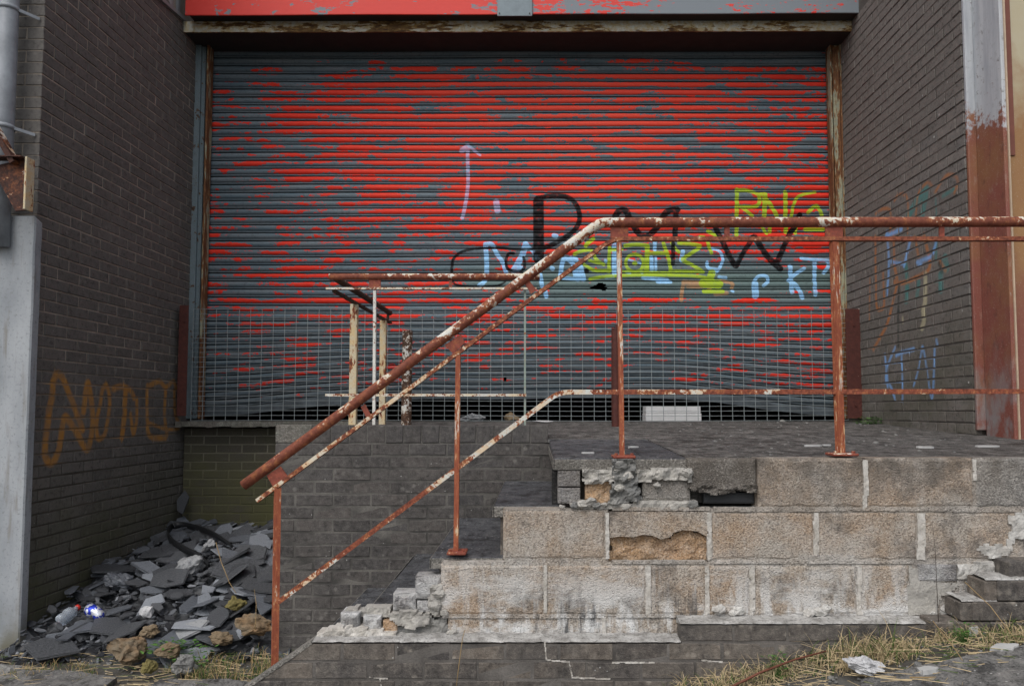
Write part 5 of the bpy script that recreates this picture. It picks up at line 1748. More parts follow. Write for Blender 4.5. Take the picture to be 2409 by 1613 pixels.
for px in (1175, 1246):
    p = at(px, 32, 6.06)
    Geo().tube([p, p + Vector((0, -0.004, 0))], 0.006, 8).make('screw', M_screw, cover)
# corrugated grey cladding on the left wall next to it
CL = thing('cladding_panel', 'grey ribbed metal cladding strip at the top of the left wall', 'cladding', (XL + 0.03, 6.1, za))
V, Fc = [], []
zc0 = at(432, 42, 6.20).z
xw = at(432, 30, 6.2).x
n_ = 48
for i in range(n_ + 1):
    y = 6.20 - 1.4 * i / n_
    o = 0.012 * (1 if (i // 2) % 2 else 0)
    zz = zc0 - 0.20 * (6.20 - y) * 0.6
    for (dx, z) in ((o, zz), (o, EYE + 4.6), (-0.05, EYE + 4.6), (-0.05, zz)):
        V.append((xw - 0.015 + dx, y, z))
for i in range(n_):
    for k in range(4):
        Fc.append((i * 4 + k, i * 4 + (k + 1) % 4, i * 4 + 4 + (k + 1) % 4, i * 4 + 4 + k))
Fc.append((0, 1, 2, 3))
solid('ribbed_sheet', V, Fc, M_clad, CL)
V2 = []
g = Geo()
g.bar([(xw - 0.01, 6.205, zc0 - 0.01), (xw - 0.01, 4.80, zc0 - 0.01 - 0.12 * 1.4)], 0.05, 0.03)
g.make('drip_trim', M_clad, CL)

# building above and behind: what carries the fascia
Geo().box(XL - 0.5, XR + 0.5, 6.58, 6.9, zl1 + 0.15, 6.5).make('upper_wall', M_dark_soffit, None, False, (0, 6.7, 4.2))
tag(bpy.data.objects['upper_wall'], 'dark wall above the red fascia panel', 'wall')
# the dark warehouse behind the curtain
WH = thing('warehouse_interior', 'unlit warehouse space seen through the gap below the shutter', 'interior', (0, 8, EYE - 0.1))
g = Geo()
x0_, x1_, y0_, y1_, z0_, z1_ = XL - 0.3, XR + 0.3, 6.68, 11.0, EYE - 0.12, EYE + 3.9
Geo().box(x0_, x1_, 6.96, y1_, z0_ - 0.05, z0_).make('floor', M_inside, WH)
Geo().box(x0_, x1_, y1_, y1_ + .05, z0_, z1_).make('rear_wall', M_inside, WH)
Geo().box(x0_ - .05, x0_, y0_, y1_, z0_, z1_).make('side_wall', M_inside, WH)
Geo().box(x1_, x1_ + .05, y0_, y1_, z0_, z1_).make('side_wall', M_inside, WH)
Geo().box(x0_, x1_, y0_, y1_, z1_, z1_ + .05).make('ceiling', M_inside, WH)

# ------------------------------------------------------------------ things seen under the shutter
a, b = at(1519, 980, 6.42), at(1650, 945, 6.42)
zb = plat_z(6.42)
o = thing('foam_block', 'white foam box wedged under the shutter behind the mesh', 'box', ((a.x + b.x) / 2, 6.45, zb))
hgt = b.z - a.z
Geo().bbox(a.x, b.x, 6.42, 6.62, zb, zb + hgt * 0.55, 0.004).make('lower_slab', M_box, o)
Geo().bbox(a.x + .004, b.x - .006, 6.425, 6.62, zb + hgt * 0.56, zb + hgt * 1.05, 0.004).make('upper_slab', M_box, o)
p = at(1205, 972, 6.5); p.z = plat_z(6.5) + 0.035
tag(rock('stone', p, (0.075, 0.06, 0.05), M_stone_brown, None, 5, 0.3, 2), 'brown stone lying under the shutter behind the mesh', 'stone')
p = at(1110, 970, 6.5); p.z = plat_z(6.5) + 0.03
tag(rock('plastic_sheet', p, (0.12, 0.05, 0.045), M_rag, None, 9, 0.9, 3), 'crumpled grey plastic sheet under the shutter beside the brown stone', 'plastic sheet')
p = at(1275, 988, 6.15); p.z = plat_z(6.15) + 0.008
tag(rock('plaster_flake', p, (0.09, 0.03, 0.010), M_white_stone, None, 19, 0.4, 2), 'long white plaster flake at the foot of the mesh', 'plaster flake')
p = at(1840, 990, 6.1); p.z = plat_z(6.1) + 0.012
tag(rock('pebble', p, (0.025, 0.02, 0.015), M_stone_grey, None, 21, 0.3, 2), 'small grey pebble on the platform below the mesh', 'stone')

# ------------------------------------------------------------------ wire mesh panel and its posts
Y_M = 6.24
MP = thing('mesh_panel', 'welded wire mesh panel across the foot of the red shutter', 'mesh panel', (0, Y_M, plat_z(Y_M)))
mx0, mx1 = at(452, 850, Y_M).x, at(1992, 850, Y_M).x
mz0, mz1 = at(1200, 989, Y_M).z, at(1200, 727, Y_M).z
nv = 58
nh = 24
vme = mk_mesh('wire', *(lambda q: (q.v, q.f))(Geo().tube([(0, 0, mz0 - plat_z(Y_M)), (0, 0.002, (mz1 + mz0) / 2 - plat_z(Y_M)), (0, 0, mz1 - plat_z(Y_M))], 0.0030, 5)), M_wire)
for i in range(nv):
    put('wire', vme, MP, (mx0 + (mx1 - mx0) * i / (nv - 1), 0.003 * math.sin(i * 0.4), 0))
hpts = [(mx0 + (mx1 - mx0) * t / 8, -0.004 + 0.003 * math.sin(t * 1.3), 0.004 * math.sin(t * 0.9)) for t in range(9)]
hme = mk_mesh('wire', *(lambda q: (q.v, q.f))(Geo().tube(hpts, 0.0022, 5)), M_wire)
for j in range(nh):
    put('wire', hme, MP, (0, 0, mz0 - plat_z(Y_M) + (mz1 - mz0) * j / (nh - 1)))


def channel(name, label, px0, px1, py0, py1, Y, flip):
    a, b = at(px0, py1, Y), at(px1, py0, Y)
    t = thing(name, label, 'post', ((a.x + b.x) / 2, Y, a.z))
    web = Geo().bbox(a.x, b.x, Y, Y + 0.008, a.z, b.z, 0.002).make('web', M_redpost, t)
    s_ = b.x if flip else a.x
    Geo().bbox(s_ - 0.004, s_ + 0.004, Y + 0.009, Y + 0.10, a.z, b.z - 0.01, 0.002).make('flange', M_redpost, t)
    for k in (0.12, 0.85):
        p = Vector((a.x + (b.x - a.x) * 0.5, Y, a.z + (b.z - a.z) * k))
        Geo().tube([p, p + Vector((0, -0.008, 0))], 0.011, 6).make('bolt', M_redpost, web)


channel('steel_post', 'dark red steel post at the left end of the mesh panel', 415, 444, 718, 978, 6.20, False)
channel('steel_post', 'dark red steel post at the right end of the mesh panel', 1995, 2026, 726, 984, 6.20, True)

# ------------------------------------------------------------------ pillars, pipe, bracket
pl = thing('concrete_pillar', 'pale grey rendered pillar at the left edge against the brick wall', 'pillar', (-3.4, 4.4, 0))
ztop = at(60, 508, 4.40).z
V, Fc = [], []
xr_ = at(66, 965, 4.40).x
for j in range(41):
    z = -0.05 + (ztop + 0.05) * j / 40
    w = 0.004 * mnoise.noise(Vector((0, 0, z * 6)))
    dz = 0
    V += [(xr_ - 1.2, 4.40, z), (xr_ - 0.008 + w, 4.40, z), (xr_ + w, 4.408, z - (0.02 if j == 40 else 0)), (xr_ + w, 4.462, z - (0.03 if j == 40 else 0)), (xr_ - 1.2, 4.462, z)]
for j in range(40):
    for k in range(4):
        Fc.append((j * 5 + k, j * 5 + k + 1, j * 5 + 5 + k + 1, j * 5 + 5 + k))
Fc.append((200, 201, 202, 203, 204))
solid('shaft', V, Fc, M_pillar_l, pl, False)

pr = thing('concrete_pillar', 'rendered pillar at the right edge, pale above and red brown below', 'pillar', (2.95, 4.4, plat_z(4.4)))
x1_ = at(2310, 965, 4.62).x
xn = at(2399, 1000, 4.30).x
zb1, zb2 = at(2300, 1012, 4.615).z, at(2399, 1034, 4.30).z
Geo().bbox(XR + 0.004, x1_ + 0.01, 4.585, 4.616, zb1, 6.3, 0.006, 0.001).make('reveal', M_pillar_r, pr)
Geo().bbox(x1_, xn, 4.31, 4.584, zb2 - 0.005, 6.3, 0.005, 0.001).make('shaft', M_pillar_r, pr)
Geo().box(xn, xn + 5.0, 4.33, 4.9, zb2 - 0.1, 6.3).make('front_face', M_pillar_rc, pr)
Geo().bbox(xn - 0.004, xn + 0.006, 4.30, 4.345, zb2 - 0.02, 6.3, 0.002).make('corner_bead', M_angle_pale, pr)
Geo().bbox(xn + 0.006, xn + 0.05, 4.322, 4.331, EYE + 1.55, 6.3, 0.001).make('paint_strip', M_angle, pr)

dp = thing('drain_pipe', 'pale grey plastic drain pipe in the top left corner', 'pipe', (at(4, 300, 4.38).x, 4.36, EYE + 1.0))
xc = at(-6, 965, 4.36).x - 0.035
Geo().tube([(xc, 4.36, EYE + 1.0), (xc, 4.36, EYE + 2.0), (xc, 4.36, 6.2)], 0.056, 20).make('pipe', M_pipe, dp, True)
for py in (22, 300):
    z = at(0, py, 4.36).z
    Geo().tube([(xc, 4.36, z - 0.012), (xc, 4.36, z + 0.014)], 0.061, 20).make('clip', M_pipe, dp, True)
    Geo().bar([(xc + 0.05, 4.36, z), (xc + 0.13, 4.45, z - 0.012)], 0.006, 0.02).make('clip_arm', M_pipe, dp)

gb = thing('steel_bracket', 'rusted steel gusset bracket above the left pillar', 'bracket', at(30, 440, 4.2))
pp = [at(x_, y_, 4.22) for x_, y_ in [(-60, 395), (-2, 388), (62, 372), (64, 494), (36, 496), (-4, 424), (-60, 400)]]
g = Geo(); g.prism([(p.x, p.z) for p in reversed(pp)], 4.22, 4.232); g.make('gusset_plate', M_gusset, gb)
a, b = at(59, 494, 4.21), at(69, 371, 4.21)
Geo().bbox(a.x, b.x, 4.19, 4.26, a.z, b.z, 0.002).make('flange', M_post_cream, gb)
Geo().bar([at(-40, 250, 4.18), at(36, 385, 4.20)], 0.06, 0.03).make('strut', M_gusset, gb)
Geo().bar([at(-60, 372, 4.2), at(60, 372, 4.2)], 0.08, 0.008).make('top_plate', M_gusset, gb)

# ------------------------------------------------------------------ front stair railing
YR = 3.20
RL = thing('stair_railing', 'rusted tubular handrail with slim bars rising along the front of the steps', 'railing', at(1462, 1075, YR))


def arc3(a, b, c, t=0.12, n=5):
    """round the corner b of the path a-b-c"""
    p, q = b + (a - b).normalized() * t, b + (c - b).normalized() * t
    return [p * (1 - s) ** 2 + b * 2 * s * (1 - s) + q * s * s for s in [i / n for i in range(n + 1)]]


def fine(pts, st=0.15):
    out = [pts[0]]
    for a, b in zip(pts, pts[1:]):
        k = max(1, int((b - a).length / st))
        out += [a + (b - a) * (i + 1) / k for i in range(k)]
    return out


A, Bq, C = at(573, 1141, YR), at(1412, 524, YR), at(3300, 520, YR)
Geo().tube(fine([A] + arc3(A, Bq, C, 0.028) + [C]), 0.0228, 18).make('handrail', M_rail, RL, True)
A2, B2, C2 = at(606, 1177, YR), at(1440, 563, YR), at(3300, 562, YR)
Geo().bar(fine([A2] + arc3(A2, B2, C2, 0.05) + [C2]), 0.03, 0.0175).make('flat_bar', M_rail_low, RL)
A3, B3, C3 = at(655, 1415, YR), at(1315, 922, YR), at(3300, 919, YR)
Geo().bar(fine([A3] + arc3(A3, B3, C3, 0.045) + [C3]), 0.022, 0.0215).make('mid_rail', M_rail_mid, RL)


def rpost(px_t, py_t, px_b, py_b, w, mat, plate=None, rotz=0.0, wy=0.026):
    a, b = at(px_t, py_t, YR), at(px_b, py_b, YR)
    k = w / 2 * YR / F
    g = Geo()
    V = []
    for p in (b, a):
        for (sx, sy) in ((-1, -1), (1, -1), (1, 1), (-1, 1)):
            dx, dy = sx * k, sy * wy / 2
            V.append((p.x + dx * math.cos(rotz) - dy * math.sin(rotz), p.y + dx * math.sin(rotz) + dy * math.cos(rotz), p.z))
    g.add(V, [(3, 2, 1, 0), (4, 5, 6, 7), (0, 1, 5, 4), (1, 2, 6, 5), (2, 3, 7, 6), (3, 0, 4, 7)])
    o = g.make('post', mat, RL)
    if plate:
        q = at(px_b, plate[1], YR)
        kk = plate[0] / 2 * YR / F
        o2 = Geo().bbox(q.x - kk + .006, q.x + kk + .006, YR - 0.05, YR + 0.05, q.z - 0.006, q.z + 0.006, 0.003).make('base_plate', M_rail_red, RL)
        for s in (-1, 1):
            Geo().tube([(q.x + s * kk * .7 + .006, YR - 0.03, q.z + .006), (q.x + s * kk * .7 + .006, YR - 0.03, q.z + .016)], 0.008, 6).make('bolt', M_rail_red, o2)


rpost(653, 1146, 645, 1640, 15, M_post, None, 0.45)
rpost(1078, 832, 1073, 1294, 11, M_post, (44, 1297))
rpost(1456, 570, 1463, 1070, 11, M_post, (52, 1073))
rpost(2500, 570, 2500, 1066, 12, M_post, (56, 1068))
rpost(1962, 570, 1977, 1066, 17, M_post, (58, 1068), 0.35)


def plate(px0, px1, py0, py1, mat, slope=0.0):
    pts = [at(px0, py1 + slope * 0, YR), at(px1, py1 - slope, YR), at(px1, py0 - slope, YR), at(px0, py0, YR)]
    g = Geo(); g.prism([(p.x, p.z) for p in pts], YR - 0.004, YR + 0.004); g.make('bracket_plate', mat, RL)


plate(1436, 1478, 532, 560, M_rail_red)
plate(1941, 1982, 532, 560, M_rail_red)
plate(1704, 1716, 532, 560, M_rail_red)
plate(2209, 2221, 532, 560, M_rail_red)


def sl_plate(pts):
    P = [at(a, b, YR) for a, b in pts]
    g = Geo(); g.prism([(p.x, p.z) for p in P], YR - 0.004, YR + 0.004); g.make('bracket_plate', M_rail_red, RL)


sl_plate([(643, 1144), (677, 1120), (660, 1096), (628, 1118)])
sl_plate([(1066, 832), (1094, 806), (1084, 786), (1046, 812)])
sl_plate([(862, 981), (872, 974), (859, 950), (849, 957)])
sl_plate([(1250, 691), (1262, 682), (1245, 660), (1234, 668)])

# ------------------------------------------------------------------ far railing on the flank wall
YB = 4.42
RB = thing('platform_railing', 'rusted corner guard rail on the flank wall in front of the shutter', 'railing', at(880, 1000, YB))
Geo().tube(fine([at(775, 651, YB), at(1270, 651, YB)]), 0.0205, 14).make('handrail', M_rail, RB, True)
Geo().bar(fine([at(768, 679, YB), at(1262, 679, YB)]), 0.03, 0.012).make('flat_bar', M_rail_far, RB)
Geo().bar(fine([at(766, 929, YB), at(1238, 929, YB)]), 0.018, 0.016).make('lower_bar', M_rail_far, RB)
Geo().bar([at(882, 684, YB), at(880, 999, YB)], 0.022, 0.017).make('post', M_post_white, RB)
Geo().bar([at(1235, 684, YB + 0.02), at(1235, 1000, YB + 0.02)], 0.02, 0.0125).make('post', M_post_green, RB)
for (x0_, x1_) in ((868, 896), (1056, 1064)):
    a, b = at(x0_, 678, YB), at(x1_, 656, YB)
    Geo().box(a.x, b.x, YB - 0.004, YB + 0.004, a.z, b.z).make('bracket_plate', M_rail_red, RB)
xrr = at(790, 651, YB).x
za_, zb_ = at(785, 655, YB).z, at(785, 684, YB).z
Geo().tube(fine([Vector((xrr, YB + 0.02, za_)), Vector((xrr, 6.08, za_ + 0.01))]), 0.0205, 14).make('return_rail', M_rail_shade, RB, True)
Geo().bar(fine([Vector((xrr - 0.01, YB + 0.01, zb_)), Vector((xrr - 0.01, 6.14, zb_ + 0.01))]), 0.03, 0.014).make('return_bar', M_rail_shade, RB)
Geo().bar([Vector((xrr, 6.0, za_)), Vector((xrr - 0.005, 6.0, zb_))], 0.02, 0.02).make('bracket_plate', M_rail_shade, RB)
for (px_, yy, top) in ((832, 4.96, 4), (901, 5.86, 4)):
    xx = at(px_, 850, yy).x
    Geo().bbox(xx - 0.025, xx + 0.025, yy - 0.02, yy + 0.02, plat_z(yy) - 0.01, zb_ - 0.004, 0.003).make('return_post', M_post_cream, RB)

# ------------------------------------------------------------------ rusted pipe stubs in front of the mesh
for (px_, ptop, yy, w_, mat, lab) in ((957, 778, 5.75, 24, M_pipe_dark, 'upright rusted pipe stub with flaking white paint left of centre'), (1448, 772, 5.55, 20, M_redpost, 'upright dark red pipe stub behind the railing post')):
    c = at(px_, 880, yy)
    r_ = w_ / 2 * yy / F
    zt_ = at(px_, ptop, yy).z
    t = thing('pipe_bollard', lab, 'pipe post', (c.x, yy, plat_z(yy)), 0, 'pipe stubs on the platform')
    Geo().tube([(c.x, yy, plat_z(yy) - 0.01), (c.x, yy, (zt_ + plat_z(yy)) / 2), (c.x + 0.003, yy, zt_)], r_, 16, False).make('pipe', mat, t, True)
    g = Geo(); g.tube([(c.x + .003, yy, zt_ - 0.012), (c.x + .003, yy, zt_ - 0.010)], r_ * 0.93, 16); g.make('pipe_end', M_void, t)
    if mat is M_redpost:
        Geo().box(c.x - 0.002, c.x + 0.012, yy - r_, yy - r_ + 0.006, zt_ - 0.01, zt_ + 0.03).make('torn_edge', mat, t)

# ------------------------------------------------------------------ slate heap in the corner
def heap_z(x, y):
    t = min(1, max(0, (y - 4.15) / 2.1))
    u = min(1, max(0, (x + 3.12) / 1.55))
    z = 0.02 + 0.42 * t ** 0.9
    z += 0.10 * math.sin(math.pi * t) * (0.5 + 0.8 * u)
    z += 0.05 * math.exp(-((x + 2.35) ** 2 + (y - 5.5) ** 2) / 0.12)
    return z


def on_heap(px, py, lift=0.03):
    lo, hi = 3.9, 6.38
    for _ in range(40):
        y = (lo + hi) / 2
        p = at(px, py, y)
        if p.z > heap_z(p.x, y) * min(1, (y - 4.05) / 0.25 if y > 4.05 else 0) + lift:
            lo = y
        else:
            hi = y
    return at(px, py, lo)


V, Fc = [], []
nx, ny = 34, 44
for j in range(ny + 1):
    for i in range(nx + 1):
        x = XL + 0.02 + 1.66 * i / nx
        y = 4.12 + 2.27 * j / ny
        e = min(1, (y - 4.12) / 0.25)
        V.append((x, y, heap_z(x, y) * e - 0.04 + 0.06 * mnoise.fractal(Vector((x * 9, y * 9, 0)), 1, 2, 3)))
for j in range(ny):
    for i in range(nx):
        a = j * (nx + 1) + i
        Fc.append((a, a + 1, a + nx + 2, a + nx + 1))
tag(solid('rubble_bed', V, Fc, M_slate_dark), kind='stuff')


def slate_mesh(seed, mat, th=0.012):
    r = random.Random(seed)
    n = r.randint(4, 7)
    ang = sorted((i + r.uniform(-0.35, 0.35)) / n * 2 * math.pi for i in range(n))
    asp = r.uniform(0.5, 0.95)
    pts = [(math.cos(a) * r.uniform(0.75, 1.1), math.sin(a) * asp * r.uniform(0.75, 1.1)) for a in ang]
    V = []
    lay = [(0.98, 0.0), (1.0, 0.35), (0.93 + r.uniform(0, .05), 0.5), (0.96, 1.0)]
    for s, h in lay:
        V += [(x * s + r.uniform(-.02, .02), y * s + r.uniform(-.02, .02), h) for x, y in pts]
    Fc = [tuple(range(n - 1, -1, -1)), tuple(3 * n + k for k in range(n))]
    for l in range(3):
        Fc += [(l * n + k, l * n + (k + 1) % n, (l + 1) * n + (k + 1) % n, (l + 1) * n + k) for k in range(n)]
    return mk_mesh('slate', V, Fc, mat)


SLD = [slate_mesh(100 + i, M_slate_dark) for i in range(20)]
SL = [slate_mesh(200 + i, M_slate) for i in range(20)]
SLL = [slate_mesh(400 + i, M_slate_light) for i in range(14)]
SLP = [slate_mesh(300 + i, M_pale_slate) for i in range(4)]
r2 = random.Random(3)
KEEP = [on_heap(160, 1446), on_heap(222, 1442), on_heap(445, 1335)]
# small chips fill the gaps: far too many to tell apart
V, Fc = [], []
for _ in range(1500):
    y = r2.uniform(4.16, 6.36)
    x = r2.uniform(XL + 0.03, -1.60)
    s = r2.uniform(0.016, 0.045)
    me = r2.choice(SL)
    e = Matrix.Rotation(r2.gauss(0.2, 0.4), 3, 'X') @ Matrix.Rotation(r2.gauss(0.0, 0.4), 3, 'Y') @ Matrix.Rotation(r2.uniform(0, 6.28), 3, 'Z')
    c = Vector((x, y, heap_z(x, y) * min(1, (y - 4.05) / 0.25) + r2.uniform(-0.015, 0.02)))
    b = len(V)
    th = r2.uniform(0.004, 0.012)
    V += [c + e @ Vector((v.co.x * s, v.co.y * s * 0.8, v.co.z * th)) for v in me.vertices]
    Fc += [tuple(i + b for i in p.vertices) for p in me.polygons]
tag(solid('slate_chips', V, Fc, M_chips), kind='stuff')
cnt = 0
tries = 0
while cnt < 288 and tries < 6000:
    tries += 1
    y = r2.uniform(4.2, 6.33)
    x = r2.uniform(XL + 0.05, -1.62)
    if y < 4.5 and x > -2.0 and r2.random() < 0.6:
        continue
    if y < 4.34 and r2.random() < 0.5:
        continue
    if y < 4.55 and x < -2.88:
        continue
    k = r2.random()
    s, size = (r2.uniform(0.045, 0.08), 'small') if k < 0.34 else (r2.uniform(0.085, 0.145), 'medium') if k < 0.80 else (r2.uniform(0.155, 0.225), 'large')
    x = min(max(x, XL + s * 0.8), -1.60 - s * 0.7 if y > 4.3 else -1.5)
    y = min(y, 6.38 - s)
    if any((x - q.x) ** 2 + (y - 0.06 - q.y) ** 2 < (0.085 + s * .6) ** 2 for q in KEEP):
        continue
    tone = r2.random()
    pool, word = (SLD, 'dark') if tone < 0.54 else (SL, 'mid grey') if tone < 0.89 else (SLL, 'pale')
    o = put('slate', r2.choice(pool))
    lift = r2.uniform(-0.02, 0.06)
    o.location = (x, y, heap_z(x, y) * min(1, (y - 4.05) / 0.25) + lift)
    e = Matrix.Rotation((rx_ := r2.gauss(0.24, 0.17)), 4, 'X') @ Matrix.Rotation((ry_ := r2.gauss(0.0, 0.20)), 4, 'Y') @ Matrix.Rotation(r2.uniform(0, 6.28), 4, 'Z')
    o.rotation_euler = e.to_euler()
    nar = r2.uniform(0.5, 1.1)
    o.scale = (s, s * nar, r2.uniform(0.004, 0.012) if size != 'large' else r2.uniform(0.007, 0.018))
    row = 'front' if y < 4.75 else 'lower half' if y < 5.25 else 'upper half' if y < 5.8 else 'back'
    colm = 'beside the brick wall' if x < -2.72 else 'left of centre' if x < -2.35 else 'right of centre' if x < -1.98 else 'beside the steps'
    tag(o, f"{size} {word} {'tilted ' if max(abs(rx_ - .2), abs(ry_)) > .38 else ''}{'narrow ' if nar < .72 else 'broad ' if nar > .95 else ''}slate on the heap's {row} {colm}", 'slate', 'broken slates in the heap')
    cnt += 1


def one_slate(px, py, Y, s, rx, ry, rz, me, label, th=0.018, sy=1.0):
    o = put('slate', me)
    p = on_heap(px, py, 0.05) if 4.5 < Y < 6.2 else at(px, py, Y)
    o.location = p
    o.rotation_euler = (Matrix.Rotation(rx, 4, 'X') @ Matrix.Rotation(ry, 4, 'Y') @ Matrix.Rotation(rz, 4, 'Z')).to_euler()
    o.scale = (s, s * sy, th)
    tag(o, label, 'slate', 'broken slates in the heap')


one_slate(585, 1305, 5.35, 0.155, 0.55, 0.05, 0.3, SLD[3], 'large flat dark slate near the top right of the heap beside the railing post')
one_slate(430, 1180, 6.30, 0.115, 1.45, 0.12, 1.4, SLD[7], 'dark slate standing upright in the back corner of the heap', 0.02, 0.5)
one_slate(350, 1340, 5.1, 0.17, 0.45, 0.3, 0.2, SL[9], 'long mid grey slate slab left of the pale rock', 0.022)
one_slate(170, 1515, 4.42, 0.23, 0.30, 0.10, 0.1, SL[12], 'broad weathered slate slab at the front left of the heap', 0.035, 0.8)
one_slate(445, 1482, 4.55, 0.13, 0.5, -0.2, 0.5, SLP[0], 'pale blue grey slate tilted above the weed leaves', 0.014)
one_slate(215, 1560, 4.25, 0.12, 0.25, 0.1, 0.3, SLP[1], 'pale slate flat on the ground at the front of the heap', 0.012, 0.6)
one_slate(185, 1590, 3.98, 0.06, 0.1, 0.0, 0.2, SLP[2], 'small pale slate chip on the paving', 0.01, 0.5)
p = on_heap(445, 1335, 0.045)
tag(rock('rock', p, (0.12, 0.085, 0.07), M_pale_slate, None, 77, 0.55, 3, 0.5), 'pale silvery rock in the middle of the slate heap', 'rock')
p = on_heap(490, 1285, 0.045)
tag(rock('rock', p, (0.06, 0.045, 0.04), M_pale_slate, None, 78, 0.55, 3, 0.8), 'smaller pale rock behind the silvery rock on the heap', 'rock')
p = on_heap(345, 1440, 0.045)
tag(rock('rock', p, (0.05, 0.035, 0.04), M_white_stone, None, 79, 0.4, 2, 0.6), 'small whitish rock at the front of the slate heap', 'rock')
p = on_heap(285, 1370, 0.045)
tag(rock('rock', p, (0.11, 0.085, 0.055), M_slate, None, 83, 0.6, 3, -0.4), 'dark rough rock against the left side of the slate heap', 'rock')

# stones in front of the heap
for (px, py, Y, sx, sy, sz, mt, sd_, lab) in [
        (300, 1525, 4.10, 0.135, 0.12, 0.095, M_stone_orange, 11, 'big orange brown stone at the front of the slate heap'),
        (350, 1482, 4.35, 0.075, 0.07, 0.05, M_stone_brown, 12, 'brown stone just behind the big orange stone'),
        (395, 1530, 4.08, 0.085, 0.07, 0.055, M_stone_brown, 13, 'low brown stone right of the big orange stone'),
        (552, 1420, 4.55, 0.075, 0.06, 0.055, M_stone_olive, 14, 'olive mossy stone on the right of the slate heap'),
        (605, 1470, 4.28, 0.13, 0.09, 0.075, M_stone_orange, 15, 'long orange stone beside the foot of the railing post'),
        (515, 1500, 4.25, 0.09, 0.06, 0.045, M_stone_brown, 16, 'flat brown stone half hidden by dry grass'),
        (435, 1560, 3.95, 0.085, 0.07, 0.075, M_stone_grey, 17, 'grey angular stone in front of the slate heap'),
        (350, 1568, 3.93, 0.05, 0.05, 0.045, M_stone_olive, 18, 'small olive stone between orange and grey stones'),
        (20, 1580, 4.0, 0.10, 0.08, 0.04, M_stone_grey, 20, 'grey stone at the foot of the left pillar')]:
    p = at(px, py, Y)
    p.z = max(p.z, ground_z(p.x, Y) + sz * 0.4)
    tag(rock('stone', p, (sx * .85, sy * .9, sz * .8), mt, None, sd_, 0.6, 3, (sd_ % 5 - 2) * 0.12), lab, 'stone')

# black rubber strip curled on the heap
pts = [on_heap(x_, y_, 0.085) for x_, y_, Y_ in [(545, 1285, 5.75), (500, 1255, 5.85), (450, 1238, 5.85), (410, 1236, 5.75), (394, 1250, 5.6), (402, 1272, 5.45), (430, 1290, 5.35), (470, 1310, 5.25), (495, 1335, 5.15)]]
cv = []
P_ = [pts[0]] + pts + [pts[-1]]
for i in range(1, len(P_) - 2):
    for t in (0, .25, .5, .75):
        p0, p1, p2, p3 = P_[i - 1], P_[i], P_[i + 1], P_[i + 2]
        cv.append(0.5 * ((2 * p1) + (p2 - p0) * t + (2 * p0 - 5 * p1 + 4 * p2 - p3) * t * t + (3 * p1 - p0 - 3 * p2 + p3) * t ** 3))
V, Fc = [], []
for i, p in enumerate(cv):
    hgt = 0.055 * math.sin(math.pi * (i + 2) / (len(cv) + 4)) ** 0.5
    V += [p + Vector((0, 0, -hgt * .5)), p + Vector((0, -0.01, hgt * .5)), p + Vector((0.004, 0.006, hgt * .5)), p + Vector((0.004, 0.012, -hgt * .5))]
for i in range(len(cv) - 1):
    for k in range(4):
        Fc.append((i * 4 + k, i * 4 + (k + 1) % 4, i * 4 + 4 + (k + 1) % 4, i * 4 + 4 + k))
tag(solid('rubber_strip', V, Fc, M_hose, None, True, None, cv[0]), 'curled black rubber strip on top of the slate heap', 'rubber strip')

# plastic bottle with red cap
m = Mat('clear plastic')
m.b.inputs['Transmission Weight'].default_value = 0.75
m.b.inputs['IOR'].default_value = 1.4
M_clear = m.done((0.75, 0.82, 0.9, 1), 0.12, m.bump(m.noise(m.pos(), 40, 3), 0.6, 0.01))
M_cap = plain('red cap', (0.62, 0.03, 0.02, 1), 0.4)
a = on_heap(140, 1462, 0.05)
b = on_heap(180, 1430, 0.065)
b = a + (b - a).normalized() * min((b - a).length, 0.17)
bt = thing('plastic_bottle', 'crushed clear plastic bottle with red cap by the left wall', 'bottle', a)
d = (b - a)
ts = [0, .04, .2, .35, .5, .62, .75, .86, .93, 1.0]
rs = [.018, .036, .039, .034, .038, .036, .034, .022, .014, .014]
Geo().tube([a + d * t + Vector((0, 0, 0.006 * math.sin(t * 14))) for t in ts], rs, 14).make('body', M_clear, bt, True)
Geo().tube([a + d * 1.005, a + d * 1.13], 0.018, 12).make('cap', M_cap, bt, True)
# crumpled blue and silver drinks can
m = Mat('can print')
nn = m.vor(m.obj(), 34, 'F1', 'Color')
nb_ = m.noise(m.obj(), 30, 2)
M_can = m.done(m.mix(m.mr(nb_, 0.47, 0.52), (0.03, 0.06, 0.55, 1), (0.72, 0.74, 0.80, 1)), 0.25, m.bump(m.noise(m.obj(), 45, 3), 0.5, 0.01), 0.5)
p = on_heap(222, 1442, 0.06)
cn = thing('drink_can', 'crumpled blue and silver drinks can on the slate heap', 'can', p)
Geo().tube([p + Vector((-0.045, 0.02, 0.02)), p + Vector((-0.04, 0.018, 0.022)), p + Vector((-0.015, 0, 0.014)), p + Vector((0.01, -0.004, 0.016)), p + Vector((0.04, -0.012, -0.012)), p + Vector((0.052, -0.014, -0.03))], [.022, .036, .039, .030, .034, .02], 14).make('body', M_can, cn, True)
Geo().tube([p + Vector((-0.047, 0.021, 0.020)), p + Vector((-0.050, 0.022, 0.019))], 0.024, 12).make('lid', M_wire, cn)


